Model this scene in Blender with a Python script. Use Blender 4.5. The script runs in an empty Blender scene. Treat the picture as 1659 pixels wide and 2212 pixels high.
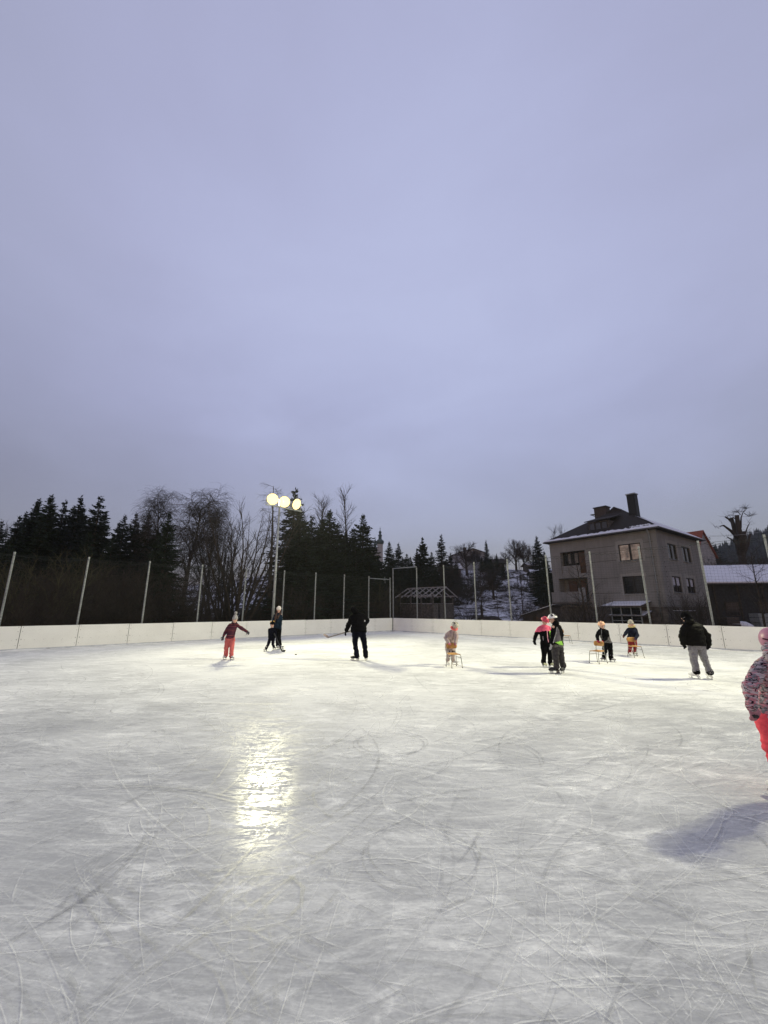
import bpy, bmesh, math, random
from mathutils import Vector, Matrix, noise as mnoise
V = Vector
R = random.Random(7)
C = bpy.context.scene.collection
sc = bpy.context.scene

# ------------------------------------------------------------------ camera model (used to survey the place)
F = 860.0; TH = math.radians(13.6); SN, CS = math.sin(TH), math.cos(TH); EYE = 1.65
def ray(u, v):
    a = (u - 829.5) / F; b = -(v - 1106) / F
    return V((a, CS - b * SN, SN + b * CS))
def at(u, v, Y):
    d = ray(u, v); t = Y / d.y
    return V((d.x * t, Y, EYE + d.z * t))
def gp(u, v, z0=0.0):
    d = ray(u, v); t = (z0 - EYE) / d.z
    return V((d.x * t, d.y * t, z0))
def sm(a, b, x):
    t = max(0, min(1, (x - a) / (b - a))); return t * t * (3 - 2 * t)

# ------------------------------------------------------------------ mesh helpers
class MB:
    def __init__(s): s.v = []; s.f = []; s.a = []; s.cut = None
    def quad(s, a, b, c, d):
        n = len(s.v); s.v += [tuple(a), tuple(b), tuple(c), tuple(d)]; s.f.append((n, n+1, n+2, n+3))
    def tri(s, a, b, c):
        n = len(s.v); s.v += [tuple(a), tuple(b), tuple(c)]; s.f.append((n, n+1, n+2))
    def obox(s, c, ax, ay, az):          # centre and three half axes
        c = V(c); ax = V(ax); ay = V(ay); az = V(az); n = len(s.v)
        for k in range(8):
            s.v.append(tuple(c + (ax if k & 1 else -ax) + (ay if k & 2 else -ay) + (az if k & 4 else -az)))
        for q in ((0,2,3,1),(4,5,7,6),(0,1,5,4),(2,6,7,3),(0,4,6,2),(1,3,7,5)): s.f.append(tuple(n + i for i in q))
    def box(s, x0, y0, z0, x1, y1, z1):
        s.obox(((x0+x1)/2,(y0+y1)/2,(z0+z1)/2), ((x1-x0)/2,0,0), (0,(y1-y0)/2,0), (0,0,(z1-z0)/2))
    def bar(s, a, b, w, h=None, up=(0,0,1)):
        a = V(a); b = V(b); d = b - a; L = d.length
        if L < 1e-6: return
        d /= L; u = V(up)
        if abs(d.dot(u)) > .98: u = V((1,0,0))
        x = d.cross(u).normalized(); y = x.cross(d)
        s.obox((a+b)/2, d * L/2, x * w/2, y * (h or w)/2)
    def tube(s, pts, rad, n=6, cap=True):
        pts = [V(p) for p in pts]; m = len(pts); base = len(s.v)
        if not isinstance(rad, (list, tuple)): rad = [rad] * m
        prev = None
        for i, p in enumerate(pts):
            d = (pts[min(i+1, m-1)] - pts[max(i-1, 0)])
            if d.length < 1e-9: d = V((0,0,1))
            d.normalize()
            if prev is None:
                ref = V((0,0,1)) if abs(d.z) < .9 else V((1,0,0)); x = d.cross(ref).normalized()
            else:
                x = (prev - d * prev.dot(d))
                x = x.normalized() if x.length > 1e-6 else d.orthogonal().normalized()
            prev = x; y = d.cross(x)
            for k in range(n):
                t = 2 * math.pi * k / n
                s.v.append(tuple(p + (x * math.cos(t) + y * math.sin(t)) * rad[i]))
        for i in range(m - 1):
            for k in range(n):
                k2 = (k + 1) % n
                s.f.append((base+i*n+k, base+i*n+k2, base+(i+1)*n+k2, base+(i+1)*n+k))
        if cap and n > 2:
            s.f.append(tuple(base + k for k in reversed(range(n))))
            s.f.append(tuple(base + (m-1)*n + k for k in range(n)))
    def lathe(s, prof, n=16, c=(0,0,0)):
        base = len(s.v); m = len(prof)
        for r, z in prof:
            for k in range(n):
                t = 2*math.pi*k/n; s.v.append((c[0]+r*math.cos(t), c[1]+r*math.sin(t), c[2]+z))
        for i in range(m-1):
            for k in range(n):
                k2 = (k+1) % n; s.f.append((base+i*n+k, base+i*n+k2, base+(i+1)*n+k2, base+(i+1)*n+k))
        s.f.append(tuple(base+k for k in reversed(range(n)))); s.f.append(tuple(base+(m-1)*n+k for k in range(n)))
    def prism(s, poly, d):               # polygon (3-D points) pushed along d
        n = len(poly); base = len(s.v); d = V(d)
        s.v += [tuple(V(p)) for p in poly] + [tuple(V(p)+d) for p in poly]
        s.f.append(tuple(base+i for i in range(n))); s.f.append(tuple(base+n+i for i in reversed(range(n))))
        for i in range(n):
            j = (i+1) % n; s.f.append((base+i, base+n+i, base+n+j, base+j))
    def sphere(s, c, r, nu=12, nv=8, M=None):
        c = V(c); base = len(s.v)
        if not isinstance(r, (tuple, list)): r = (r, r, r)
        for i in range(nv+1):
            ph = math.pi*i/nv
            for k in range(nu):
                t = 2*math.pi*k/nu
                p = V((r[0]*math.sin(ph)*math.cos(t), r[1]*math.sin(ph)*math.sin(t), r[2]*math.cos(ph)))
                if M is not None: p = M @ p
                s.v.append(tuple(c + p))
        for i in range(nv):
            for k in range(nu):
                k2 = (k+1) % nu
                s.f.append((base+i*nu+k, base+(i+1)*nu+k, base+(i+1)*nu+k2, base+i*nu+k2))
    def mesh(s, name, mat, smooth=False, attr=None):
        me = bpy.data.meshes.new(name); me.from_pydata(s.v, [], s.f)
        if mat:
            for m in (mat if isinstance(mat, (list, tuple)) else [mat]): me.materials.append(m)
        if smooth: me.polygons.foreach_set('use_smooth', [True]*len(me.polygons))
        if s.cut is not None: me.polygons.foreach_set('material_index', [0 if i < s.cut else 1 for i in range(len(me.polygons))])
        if attr and s.a:
            at_ = me.attributes.new(attr, 'FLOAT', 'POINT'); at_.data.foreach_set('value', s.a)
        me.update(); return me
    def build(s, name, mat, parent=None, smooth=False, attr=None, loc=None):
        o = bpy.data.objects.new(name, s.mesh(name, mat, smooth, attr)); C.objects.link(o)
        if parent: o.parent = parent
        if loc is not None: o.location = loc
        return o
def tag(o, label=None, cat=None, group=None, kind=None):
    if label: o['label'] = label
    if cat: o['category'] = cat
    if group: o['group'] = group
    if kind: o['kind'] = kind
    return o
def thing(name, loc, label, cat, group=None, rz=0):
    o = bpy.data.objects.new(name, None); C.objects.link(o); o.empty_display_size = .2
    o.location = loc; o.rotation_euler = (0, 0, rz); return tag(o, label, cat, group)
def copy_tree(o, parent=None):
    c = o.copy(); C.objects.link(c); c.parent = parent
    for ch in list(o.children): copy_tree(ch, c)
    return c

# ------------------------------------------------------------------ materials
class NT:
    def __init__(s, name):
        s.m = bpy.data.materials.new(name); s.m.use_nodes = True; s.t = s.m.node_tree; s.n = s.t.nodes
        s.b = s.n['Principled BSDF']
    def new(s, typ, **kw):
        nd = s.n.new(typ)
        for k, v in kw.items():
            if k.startswith('i_'): nd.inputs[k[2:].replace('_', ' ')].default_value = v
            else: setattr(nd, k, v)
        return nd
    def link(s, a, b): s.t.links.new(a, b)
    def mapping(s, scale=(1,1,1), rot=(0,0,0), coord='Object', src=None):
        mp = s.new('ShaderNodeMapping'); mp.inputs['Scale'].default_value = scale; mp.inputs['Rotation'].default_value = rot
        if src is None:
            tc = s.new('ShaderNodeTexCoord'); src = tc.outputs[coord]
        s.link(src, mp.inputs['Vector']); return mp.outputs[0]
    def noise(s, vec, scale, detail=4, rough=.55, dist=0):
        n = s.new('ShaderNodeTexNoise'); n.inputs['Scale'].default_value = scale; n.inputs['Detail'].default_value = detail
        n.inputs['Roughness'].default_value = rough; n.inputs['Distortion'].default_value = dist
        if vec is not None: s.link(vec, n.inputs['Vector'])
        return n.outputs['Fac']
    def ramp(s, fac, stops, interp='LINEAR'):
        r = s.new('ShaderNodeValToRGB'); r.color_ramp.interpolation = interp; e = r.color_ramp.elements
        while len(e) < len(stops): e.new(.5)
        for i, (p, c) in enumerate(stops):
            e[i].position = p; e[i].color = (c, c, c, 1) if isinstance(c, (int, float)) else (*c, 1)
        s.link(fac, r.inputs[0]); return r.outputs[0]
    def mix(s, fac, a, b, mode='MIX'):
        m = s.new('ShaderNodeMix', data_type='RGBA', blend_type=mode)
        for sock, val in ((m.inputs[0], fac), (m.inputs[6], a), (m.inputs[7], b)):
            if isinstance(val, (int, float)): sock.default_value = val if sock.type == 'VALUE' else (val, val, val, 1)
            elif isinstance(val, tuple): sock.default_value = (*val, 1)
            else: s.link(val, sock)
        return m.outputs[2]
    def math(s, op, a, b=0.0, clamp=False):
        m = s.new('ShaderNodeMath', operation=op); m.use_clamp = clamp
        for sock, val in zip(m.inputs, (a, b)):
            if isinstance(val, (int, float)): sock.default_value = val
            else: s.link(val, sock)
        return m.outputs[0]
    def bump(s, h, strength=.3, dist=.01):
        b = s.new('ShaderNodeBump'); b.inputs['Strength'].default_value = strength; b.inputs['Distance'].default_value = dist
        s.link(h, b.inputs['Height']); s.link(b.outputs[0], s.b.inputs['Normal'])
    def set(s, **kw):
        for k, v in kw.items():
            i = s.b.inputs[k.replace('_', ' ')]
            if isinstance(v, tuple): i.default_value = (*v, 1)
            elif isinstance(v, (int, float)): i.default_value = v
            else: s.link(v, i)
        return s.m
def simple(name, col, rough=.7, var=.25, scale=6, bump=.15, metal=0, spec=.3):
    t = NT(name); vec = t.mapping(); n = t.noise(vec, scale, 5)
    lo = tuple(c * (1 - var) for c in col); hi = tuple(min(1, c * (1 + var)) for c in col)
    t.set(Base_Color=t.ramp(n, [(.3, lo), (.7, hi)]), Roughness=rough, Metallic=metal, Specular_IOR_Level=spec)
    if bump: t.bump(t.noise(vec, scale * 4, 4), bump, .01)
    return t.m
def cloth(name, col, rough=.9, var=.18, scale=14, bump=.35):
    return simple(name, col, rough, var, scale, bump, 0, .12)
M = {}
M['needle'] = simple('needle', (.020, .030, .019), .85, .5, 1.5, 0, spec=.1)
M['needle_blue'] = simple('needle_blue', (.018, .026, .022), .85, .5, 1.5, 0, spec=.1)
M['bark'] = simple('bark', (.05, .04, .033), .95, .4, 5, .4, spec=.1)
M['twig'] = simple('twig', (.055, .047, .043), .95, .4, 3, 0, spec=.1)
M['birch_bark'] = simple('birch_bark', (.09, .08, .075), .9, .6, 4, .3, spec=.1)
M['twig_olive'] = simple('twig_olive', (.075, .068, .04), .95, .4, 3, 0, spec=.1)
M['twig_red'] = simple('twig_red', (.050, .041, .034), .95, .4, 3, 0, spec=.1)
M['far_wood'] = simple('far_wood', (.022, .032, .028), .95, .5, .2, 0, spec=.05)
M['galv'] = simple('galvanised_steel', (.30, .32, .32), .5, .25, 9, .1, .35)
M['pole'] = simple('pole_steel', (.36, .38, .37), .5, .2, 5, .1, .3)
M['lamp_grey'] = simple('lamp_grey', (.2, .2, .2), .5, .2, 6, .05)
M['net'] = simple('net_cord', (.03, .035, .032), .9, .2, 3, 0)
M['black_plastic'] = simple('black_plastic', (.012, .012, .013), .45, .2, 8, .05)
M['steel'] = simple('blade_steel', (.55, .55, .55), .25, .1, 8, 0, .9)
M['plywood'] = simple('plywood', (.46, .25, .08), .45, .3, 9, .05)
M['chair_tube'] = simple('chair_tube', (.28, .28, .26), .4, .2, 9, 0, .6)
M['wood_dark'] = simple('weathered_wood', (.085, .075, .07), .9, .45, 6, .4)
M['wood_pale'] = simple('frosted_wood', (.26, .25, .26), .9, .35, 6, .3)
M['snow'] = simple('snow', (.72, .73, .76), .8, .1, 3, .3, spec=.2)
M['skin'] = simple('skin', (.52, .32, .25), .55, .12, 8, 0)
M['eye'] = simple('eye_dark', (.03, .02, .02), .3, .1, 8, 0)
M['lip'] = simple('lip', (.42, .13, .12), .5, .1, 8, 0)
M['brick'] = simple('old_brick', (.07, .056, .05), .9, .4, 10, .5)
M['soot'] = simple('chimney_sheet', (.016, .016, .018), .6, .3, 5, .1)
M['stone'] = simple('rubble_stone', (.13, .115, .1), .95, .5, 3, .7)
M['white_wall'] = simple('pale_render', (.36, .36, .37), .9, .2, 2, .2)
M['pink_wall'] = simple('pinkish_render', (.24, .18, .17), .9, .3, 2, .2)
M['copper'] = simple('copper_green', (.05, .085, .08), .6, .4, 3, .1)
M['tile_red'] = simple('red_tiles', (.25, .075, .045), .85, .3, 5, .5)

def board_mat():
    t = NT('board_plastic'); v = t.mapping(coord='Object'); n1 = t.noise(v, 1.3, 5); n2 = t.noise(v, 35, 3)
    scuff = t.ramp(t.noise(t.mapping((1.2, 1.2, 9)), 3, 6, .7), [(.60, 0.0), (.76, 1.0)])
    base = t.ramp(n1, [(.3, (.78, .78, .75)), (.7, (.86, .86, .83))])
    base = t.mix(t.math('MULTIPLY', scuff, .32), base, (.45, .45, .43))
    spot = t.ramp(t.noise(v, 11, 4, .6), [(.69, 0.0), (.74, 1.0)])
    base = t.mix(t.math('MULTIPLY', spot, .35), base, (.3, .28, .25))
    oi = t.new('ShaderNodeObjectInfo'); base = t.mix(t.math('MULTIPLY', oi.outputs['Random'], .14), base, (.62, .61, .56))
    t.set(Base_Color=base, Roughness=.45, Specular_IOR_Level=.3); t.bump(n2, .1, .004); return t.m
M['board'] = board_mat()
M['seam'] = simple('dark_seam', (.09, .09, .09), .9, .5, 20, 0)

def ice_mat():
    t = NT('ice'); tc = t.new('ShaderNodeTexCoord'); P = tc.outputs['Object']
    big = t.noise(P, .22, 4, .55, .5)
    mid = t.noise(t.mapping((.55, 1.2, 1), (0, 0, .35), src=P), 1.1, 6, .65, 1.2)
    # skating streaks in several directions: long stretched noise
    streaks = None
    for k, (rot, sx, sy, sc_) in enumerate([(.2, .35, 7, 1.0), (1.1, .4, 9, 1.0), (-.55, .3, 8, 1.1), (2.3, .5, 12, 1.2), (1.75, .4, 10, .9)]):
        wv = t.new('ShaderNodeVectorMath', operation='ADD')
        nn = t.new('ShaderNodeTexNoise'); nn.inputs['Scale'].default_value = .35 + .1*k; nn.inputs['Detail'].default_value = 1
        t.link(P, nn.inputs['Vector'])
        scl = t.new('ShaderNodeVectorMath', operation='SCALE'); scl.inputs['Scale'].default_value = 1.6
        t.link(nn.outputs['Color'], scl.inputs[0]); t.link(P, wv.inputs[0]); t.link(scl.outputs[0], wv.inputs[1])
        s_ = t.noise(t.mapping((sx, sy, 1), (0, 0, rot), src=wv.outputs[0]), 1.6 * sc_, 7, .72)
        r_ = t.ramp(s_, [(.46, 0.0), (.70, 1.0)])
        streaks = r_ if streaks is None else t.math('MAXIMUM', streaks, r_)
    fine = t.noise(t.mapping((3, 9, 1), (0, 0, .5), src=P), 6, 5, .7)
    grain = t.noise(P, 55, 3, .6)
    spray = t.ramp(t.noise(P, 2.6, 8, .75, .3), [(.63, 0.0), (.70, 1.0)])
    smear = t.ramp(t.noise(t.mapping((1.2, 2.6, 1), (0, 0, .7), src=P), 1.5, 9, .75, 1.2), [(.50, 0.0), (.66, 1.0)])
    smear = t.math('MULTIPLY', smear, t.ramp(t.noise(P, .9, 3), [(.35, .25), (.6, 1.4)]))
    f = t.math('ADD', t.math('MULTIPLY', streaks, .34), t.math('MULTIPLY', smear, .30))
    f = t.math('ADD', f, t.math('MULTIPLY', t.math('SUBTRACT', mid, .25), .55))
    f = t.math('ADD', f, t.math('MULTIPLY', t.math('SUBTRACT', big, .5), 1.05))
    f = t.math('ADD', f, t.math('MULTIPLY', t.math('SUBTRACT', fine, .5), .55))
    f = t.math('ADD', f, t.math('MULTIPLY', t.math('SUBTRACT', grain, .5), .30))
    f = t.math('ADD', f, t.math('MULTIPLY', spray, .30), True)
    # traffic: the middle of the rink is cut up to white snow, the near end is bare glassy ice
    sep = t.new('ShaderNodeSeparateXYZ'); t.link(P, sep.inputs[0])
    wear = t.new('ShaderNodeMapRange'); wear.inputs[1].default_value = 4.0; wear.inputs[2].default_value = 9.0; wear.interpolation_type = 'SMOOTHSTEP'
    t.link(t.math('ADD', sep.outputs['Y'], t.math('MULTIPLY', t.math('SUBTRACT', big, .5), 6.0)), wear.inputs[0])
    wf = wear.outputs[0]
    bare = t.ramp(f, [(.12, (.365, .372, .40)), (.36, (.505, .513, .54)), (.54, (.63, .637, .662)), (.85, (.84, .845, .86))])
    cut = t.ramp(f, [(.05, (.45, .455, .465)), (.36, (.68, .685, .695)), (.85, (.87, .872, .868))])
    col = t.mix(wf, bare, cut)
    chat = t.noise(t.mapping((2.2, 5.0, 1), (0, 0, -.45), src=P), 2.6, 9, .75, 1.4)
    chat2 = t.noise(t.mapping((7, 1.4, 1), (0, 0, .95), src=P), 2.4, 9, .75, 1.0)
    rg = t.math('ADD', t.math('MULTIPLY', chat, .5), t.math('MULTIPLY', chat2, .3)); rg = t.math('ADD', rg, t.math('MULTIPLY', streaks, .22))
    rough = t.ramp(rg, [(.42, .15), (.49, .20), (.53, .7)])
    rough = t.math('ADD', rough, t.math('MULTIPLY', wf, .5), True)
    spec = t.math('MULTIPLY', t.ramp(rg, [(.46, .034), (.53, .010)]), t.math('SUBTRACT', 1.0, t.math('MULTIPLY', wf, .85)))
    t.set(Base_Color=col, Roughness=rough, Specular_IOR_Level=spec, IOR=1.31)
    h = t.math('ADD', t.math('MULTIPLY', streaks, .5), t.math('MULTIPLY', chat, .9))
    t.bump(t.math('ADD', h, t.math('MULTIPLY', grain, .25)), .075, .005)
    return t.m
M['ice'] = ice_mat()
def scratch_mat():
    t = NT('cut_ice'); a = t.new('ShaderNodeAttribute', attribute_name='alpha')
    n = t.noise(t.mapping((1, 1, 1)), 9, 4, .7)
    al = t.math('MULTIPLY', a.outputs['Fac'], t.ramp(n, [(.35, .15), (.6, 1.0)]), True)
    t.set(Base_Color=(.88, .89, .89), Roughness=.7, Alpha=al, Specular_IOR_Level=.2); return t.m
def groove_mat():
    t = NT('ice_groove'); a = t.new('ShaderNodeAttribute', attribute_name='alpha')
    n = t.noise(t.mapping((1, 1, 1)), 7, 4, .7)
    al = t.math('MULTIPLY', a.outputs['Fac'], t.ramp(n, [(.35, .1), (.6, 1.0)]), True)
    t.set(Base_Color=(.20, .205, .215), Roughness=.4, Alpha=al); return t.m
M['scratch'] = scratch_mat(); M['groove'] = groove_mat()
def ground_mat():
    t = NT('winter_ground'); P = t.mapping(); a = t.new('ShaderNodeAttribute', attribute_name='snow')
    n = t.math('ADD', t.math('MULTIPLY', t.noise(P, .35, 8, .65, .6), .6), t.math('MULTIPLY', t.noise(P, 1.7, 6, .7), .4))
    m = t.math('MULTIPLY', t.math('ADD', t.math('SUBTRACT', n, 1.0), a.outputs['Fac']), 9.0, True)
    m = t.ramp(m, [(.15, 0.0), (.85, 1.0)])
    earth = t.ramp(t.noise(P, 2.5, 6, .7), [(.3, (.022, .018, .014)), (.7, (.06, .052, .036))])
    snow = t.ramp(t.noise(P, .8, 4), [(.3, (.62, .63, .68)), (.7, (.78, .79, .82))])
    t.set(Base_Color=t.mix(m, earth, snow), Roughness=.9, Specular_IOR_Level=.1)
    t.bump(t.noise(P, 4, 6, .7), .6, .08); return t.m
M['ground'] = ground_mat()
def plaster(name, lo, hi, streak=True):
    t = NT(name); P = t.mapping(); n = t.noise(P, .7, 7, .65, .4)
    st = t.noise(t.mapping((2.5, 2.5, .25)), 1.4, 5, .6)
    c = t.ramp(t.math('ADD', t.math('MULTIPLY', n, .6), t.math('MULTIPLY', st, .4)), [(.32, lo), (.68, hi)])
    t.set(Base_Color=c, Roughness=.92, Specular_IOR_Level=.15); t.bump(t.noise(P, 25, 5, .7), .5, .01); return t.m
M['facade'] = plaster('grey_render', (.205, .20, .187), (.30, .292, .272))
M['patch'] = plaster('fresh_mortar', (.28, .27, .245), (.36, .35, .32))
M['frame'] = simple('dark_frame', (.022, .016, .014), .5, .3, 6, .05)
def glass(name, col, rough=.06):
    t = NT(name); t.set(Base_Color=col, Roughness=rough, Specular_IOR_Level=.6); return t.m
M['pane'] = glass('window_pane', (.012, .013, .016))
def lit_pane():
    t = NT('lit_pane'); P = t.mapping(); n = t.noise(P, 1.6, 4)
    c = t.ramp(n, [(.35, (.10, .075, .065)), (.6, (.34, .24, .19)), (.75, (.5, .42, .36))])
    t.set(Base_Color=(.03, .03, .03), Roughness=.08, Emission_Color=c, Emission_Strength=.55); return t.m
M['lit_pane'] = lit_pane()
M['curtain'] = cloth('white_curtain', (.55, .55, .6))
M['orange_wood'] = simple('orange_wood', (.095, .052, .032), .7, .3, 4, .2)
def roof_mat():
    t = NT('dark_roof_tiles'); P = t.mapping(); n = t.noise(P, 3, 6, .7)
    br = t.new('ShaderNodeTexBrick'); br.inputs['Scale'].default_value = 4; br.inputs['Color1'].default_value = (.028, .024, .023, 1)
    br.inputs['Color2'].default_value = (.05, .04, .036, 1); br.inputs['Mortar'].default_value = (.01, .01, .01, 1)
    t.link(P, br.inputs['Vector'])
    t.set(Base_Color=t.mix(t.math('MULTIPLY', n, .5), br.outputs['Color'], (.03, .028, .03)), Roughness=.85, Specular_IOR_Level=.15)
    t.bump(br.outputs['Fac'], -.5, .03); return t.m
M['roof'] = roof_mat()
def lens():
    t = NT('lamp_lens'); t.set(Base_Color=(.9, .9, .8), Emission_Color=(1.0, .72, .20), Emission_Strength=1.55); return t.m
M['lens'] = lens()

# ------------------------------------------------------------------ camera, sky, sun
cam = bpy.data.cameras.new('camera'); co = bpy.data.objects.new('camera', cam); C.objects.link(co)
cam.sensor_fit = 'HORIZONTAL'; cam.sensor_width = 36; cam.lens = 36 * F / 1659
cam.clip_start = .05; cam.clip_end = 3000
co.location = (0, 0, EYE); co.rotation_euler = (math.radians(90 + 13.6), 0, 0); sc.camera = co
sc.view_settings.view_transform = 'Standard'; sc.view_settings.look = 'None'; sc.view_settings.exposure = 0; sc.view_settings.gamma = 1
sc.cycles.use_denoising = True; sc.cycles.max_bounces = 6; sc.cycles.diffuse_bounces = 3; sc.cycles.glossy_bounces = 3
sc.cycles.transparent_max_bounces = 16; sc.cycles.sample_clamp_indirect = 4

def lin(r, g, b):
    f = lambda c: c/12.92 if c <= .04045 else ((c + .055)/1.055) ** 2.4
    return (f(r/255), f(g/255), f(b/255))
w = bpy.data.worlds.new('World'); sc.world = w; w.use_nodes = True
t = w.node_tree; nd = t.nodes; bg = nd['Background']; out = nd['World Output']
tc = nd.new('ShaderNodeTexCoord'); sep = nd.new('ShaderNodeSeparateXYZ'); t.links.new(tc.outputs['Generated'], sep.inputs[0])
# overcast dusk: a brighter patch of thin cloud ahead, darker and more violet towards the horizon
def wramp(stops):
    rp = nd.new('ShaderNodeValToRGB'); e = rp.color_ramp.elements
    while len(e) < len(stops): e.new(.5)
    for i, (p, c) in enumerate(stops): e[i].position = p; e[i].color = (*c, 1)
    return rp
BR = V((.09, math.cos(math.radians(39)), math.sin(math.radians(39)))).normalized()
dp = nd.new('ShaderNodeVectorMath'); dp.operation = 'DOT_PRODUCT'; dp.inputs[1].default_value = BR; t.links.new(tc.outputs['Generated'], dp.inputs[0])
rp = wramp([(p, lin(*c)) for p, c in [(0.0, (143, 143, 170)), (.45, (149, 149, 177)), (.66, (158, 160, 188)), (.76, (163, 165, 195)), (.84, (167, 169, 201)), (.92, (173, 176, 209)), (1.0, (179, 183, 216))]])
hz_ = wramp([(0.0, (.44, .41, .43)), (.12, (.56, .53, .55)), (.24, (.67, .64, .67)), (.33, (.78, .76, .79)), (.44, (.88, .87, .90)), (.55, (.97, .97, .98)), (.65, (1, 1, 1))])
mp = nd.new('ShaderNodeMapping'); mp.inputs['Scale'].default_value = (1.0, 1.0, 2.6); mp.inputs['Rotation'].default_value = (0, .25, .4)
t.links.new(tc.outputs['Generated'], mp.inputs[0])
nz = nd.new('ShaderNodeTexNoise'); nz.inputs['Scale'].default_value = 1.7; nz.inputs['Detail'].default_value = 5; nz.inputs['Roughness'].default_value = .5; nz.inputs['Distortion'].default_value = .4
t.links.new(mp.outputs[0], nz.inputs['Vector'])
mr = nd.new('ShaderNodeMapRange'); mr.inputs[1].default_value = .3; mr.inputs[2].default_value = .7; mr.inputs[3].default_value = -.055; mr.inputs[4].default_value = .055
t.links.new(nz.outputs['Fac'], mr.inputs[0])
ad2 = nd.new('ShaderNodeMath'); ad2.operation = 'ADD'; t.links.new(dp.outputs['Value'], ad2.inputs[0]); t.links.new(mr.outputs[0], ad2.inputs[1]); t.links.new(ad2.outputs[0], rp.inputs[0])
mu = nd.new('ShaderNodeMix'); mu.data_type = 'RGBA'; mu.blend_type = 'MULTIPLY'; mu.inputs[0].default_value = 1; t.links.new(rp.outputs[0], mu.inputs[6]); t.links.new(hz_.outputs[0], mu.inputs[7])
ad = nd.new('ShaderNodeMath'); ad.operation = 'ADD'; t.links.new(sep.outputs['Z'], ad.inputs[0]); t.links.new(mr.outputs[0], ad.inputs[1])
t.links.new(ad.outputs[0], hz_.inputs[0]); t.links.new(mu.outputs[2], bg.inputs['Color']); bg.inputs['Strength'].default_value = 1.0
SUN_EL, SUN_AZ = 4.0, 200.0
st = nd.new('ShaderNodeTexSky'); st.sky_type = 'NISHITA'; st.sun_disc = False; st.sun_elevation = math.radians(SUN_EL); st.sun_rotation = math.radians(SUN_AZ)
bg2 = nd.new('ShaderNodeBackground'); bg2.inputs['Strength'].default_value = .05; t.links.new(st.outputs[0], bg2.inputs['Color'])
ash = nd.new('ShaderNodeAddShader'); t.links.new(bg.outputs[0], ash.inputs[0]); t.links.new(bg2.outputs[0], ash.inputs[1]); t.links.new(ash.outputs[0], out.inputs['Surface'])
sl = bpy.data.lights.new('sun', 'SUN'); sl.energy = .06; sl.angle = math.radians(40); sl.color = (1, .9, .85)
so = bpy.data.objects.new('sun', sl); C.objects.link(so)
sd = V((math.sin(math.radians(SUN_AZ))*math.cos(math.radians(SUN_EL)), math.cos(math.radians(SUN_AZ))*math.cos(math.radians(SUN_EL)), math.sin(math.radians(SUN_EL))))
so.rotation_euler = sd.to_track_quat('Z', 'Y').to_euler()

# ------------------------------------------------------------------ rink geometry
CN = gp(848, 1363.6); L0 = gp(0, 1407.3); R0 = gp(1594.7, 1406.4)
DL = (CN - L0).normalized(); DL = -DL                      # along the left boards, away from the corner
DR = (R0 - CN).normalized()
NL = V((DL.y, -DL.x, 0)); NL = NL if NL.y > 0 else -NL     # outward normals
NR = V((-DR.y, DR.x, 0)); NR = NR if NR.y > 0 else -NR
def lp(s, off=0.0, z=0.0): p = CN + DL * s + NL * off; return V((p.x, p.y, z))
def rpnt(s, off=0.0, z=0.0): p = CN + DR * s + NR * off; return V((p.x, p.y, z))
Z = V((0, 0, 1))

# ------------------------------------------------------------------ terrain
def terr(x, y):
    r = max(0.0, y - 36); k = min(r, 44)
    hc = .0045 * k * k + (4 * (1 - math.exp(-(r - 44) / 25)) if r > 44 else 0)
    q = x / max(y, 1.0)
    m = (1 - sm(.36, .46, q)) if y > 0 else 1
    m *= 1 - .35 * sm(.15, .5, -q)
    h = hc * m + 3.2 * sm(54, 76, y) * sm(.36, .46, q)
    h += 66 * math.exp(-(((x - 405) / 138) ** 2 + ((y - 350) / 150) ** 2))
    return h
xs = sorted(set([-900, -700, -500, -350, -250] + list(range(-200, -60, 12)) + list(range(-60, 76, 3)) + list(range(76, 560, 14)) + [600, 700, 900]))
ys = sorted(set([-200, -120, -60, -30, -10] + list(range(0, 30, 5)) + list(range(30, 132, 3)) + list(range(132, 560, 14)) + [600, 800, 1100, 1500]))
g = MB()
for y in ys:
    for x in xs:
        h = terr(x, y)
        if y > 37: h += .35 * mnoise.noise(V((x * .21, y * .21, 3))) * sm(37, 50, y)
        g.v.append((x, y, h - .03))
        q = x / max(y, 1.0)
        s = .56
        if q < -.1: s = .43 + .13 * sm(44, 60, y)
        if q > .40: s = .43 + .12 * sm(50, 60, y)
        if -.1 <= q <= .4 and y < 40: s = .55
        if y > 130: s = .42
        g.a.append(s)
nx = len(xs)
for j in range(len(ys) - 1):
    for i in range(nx - 1): g.f.append((j*nx+i, j*nx+i+1, (j+1)*nx+i+1, (j+1)*nx+i))
tag(g.build('ground', M['ground'], smooth=True, attr='snow'), 'rough winter ground with patches of snow sloping up behind the rink', 'ground', kind='structure')
ic = MB()
a = lp(-.1, 0); A, B_, C_, D_ = CN, CN + DL*46, CN + DL*46 + DR*46, CN + DR*46
ic.quad((*A.xy, 0), (*B_.xy, 0), (*C_.xy, 0), (*D_.xy, 0))
tag(ic.build('ice', M['ice']), 'scratched white skating ice of the open air rink', 'ice', kind='structure')

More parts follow.
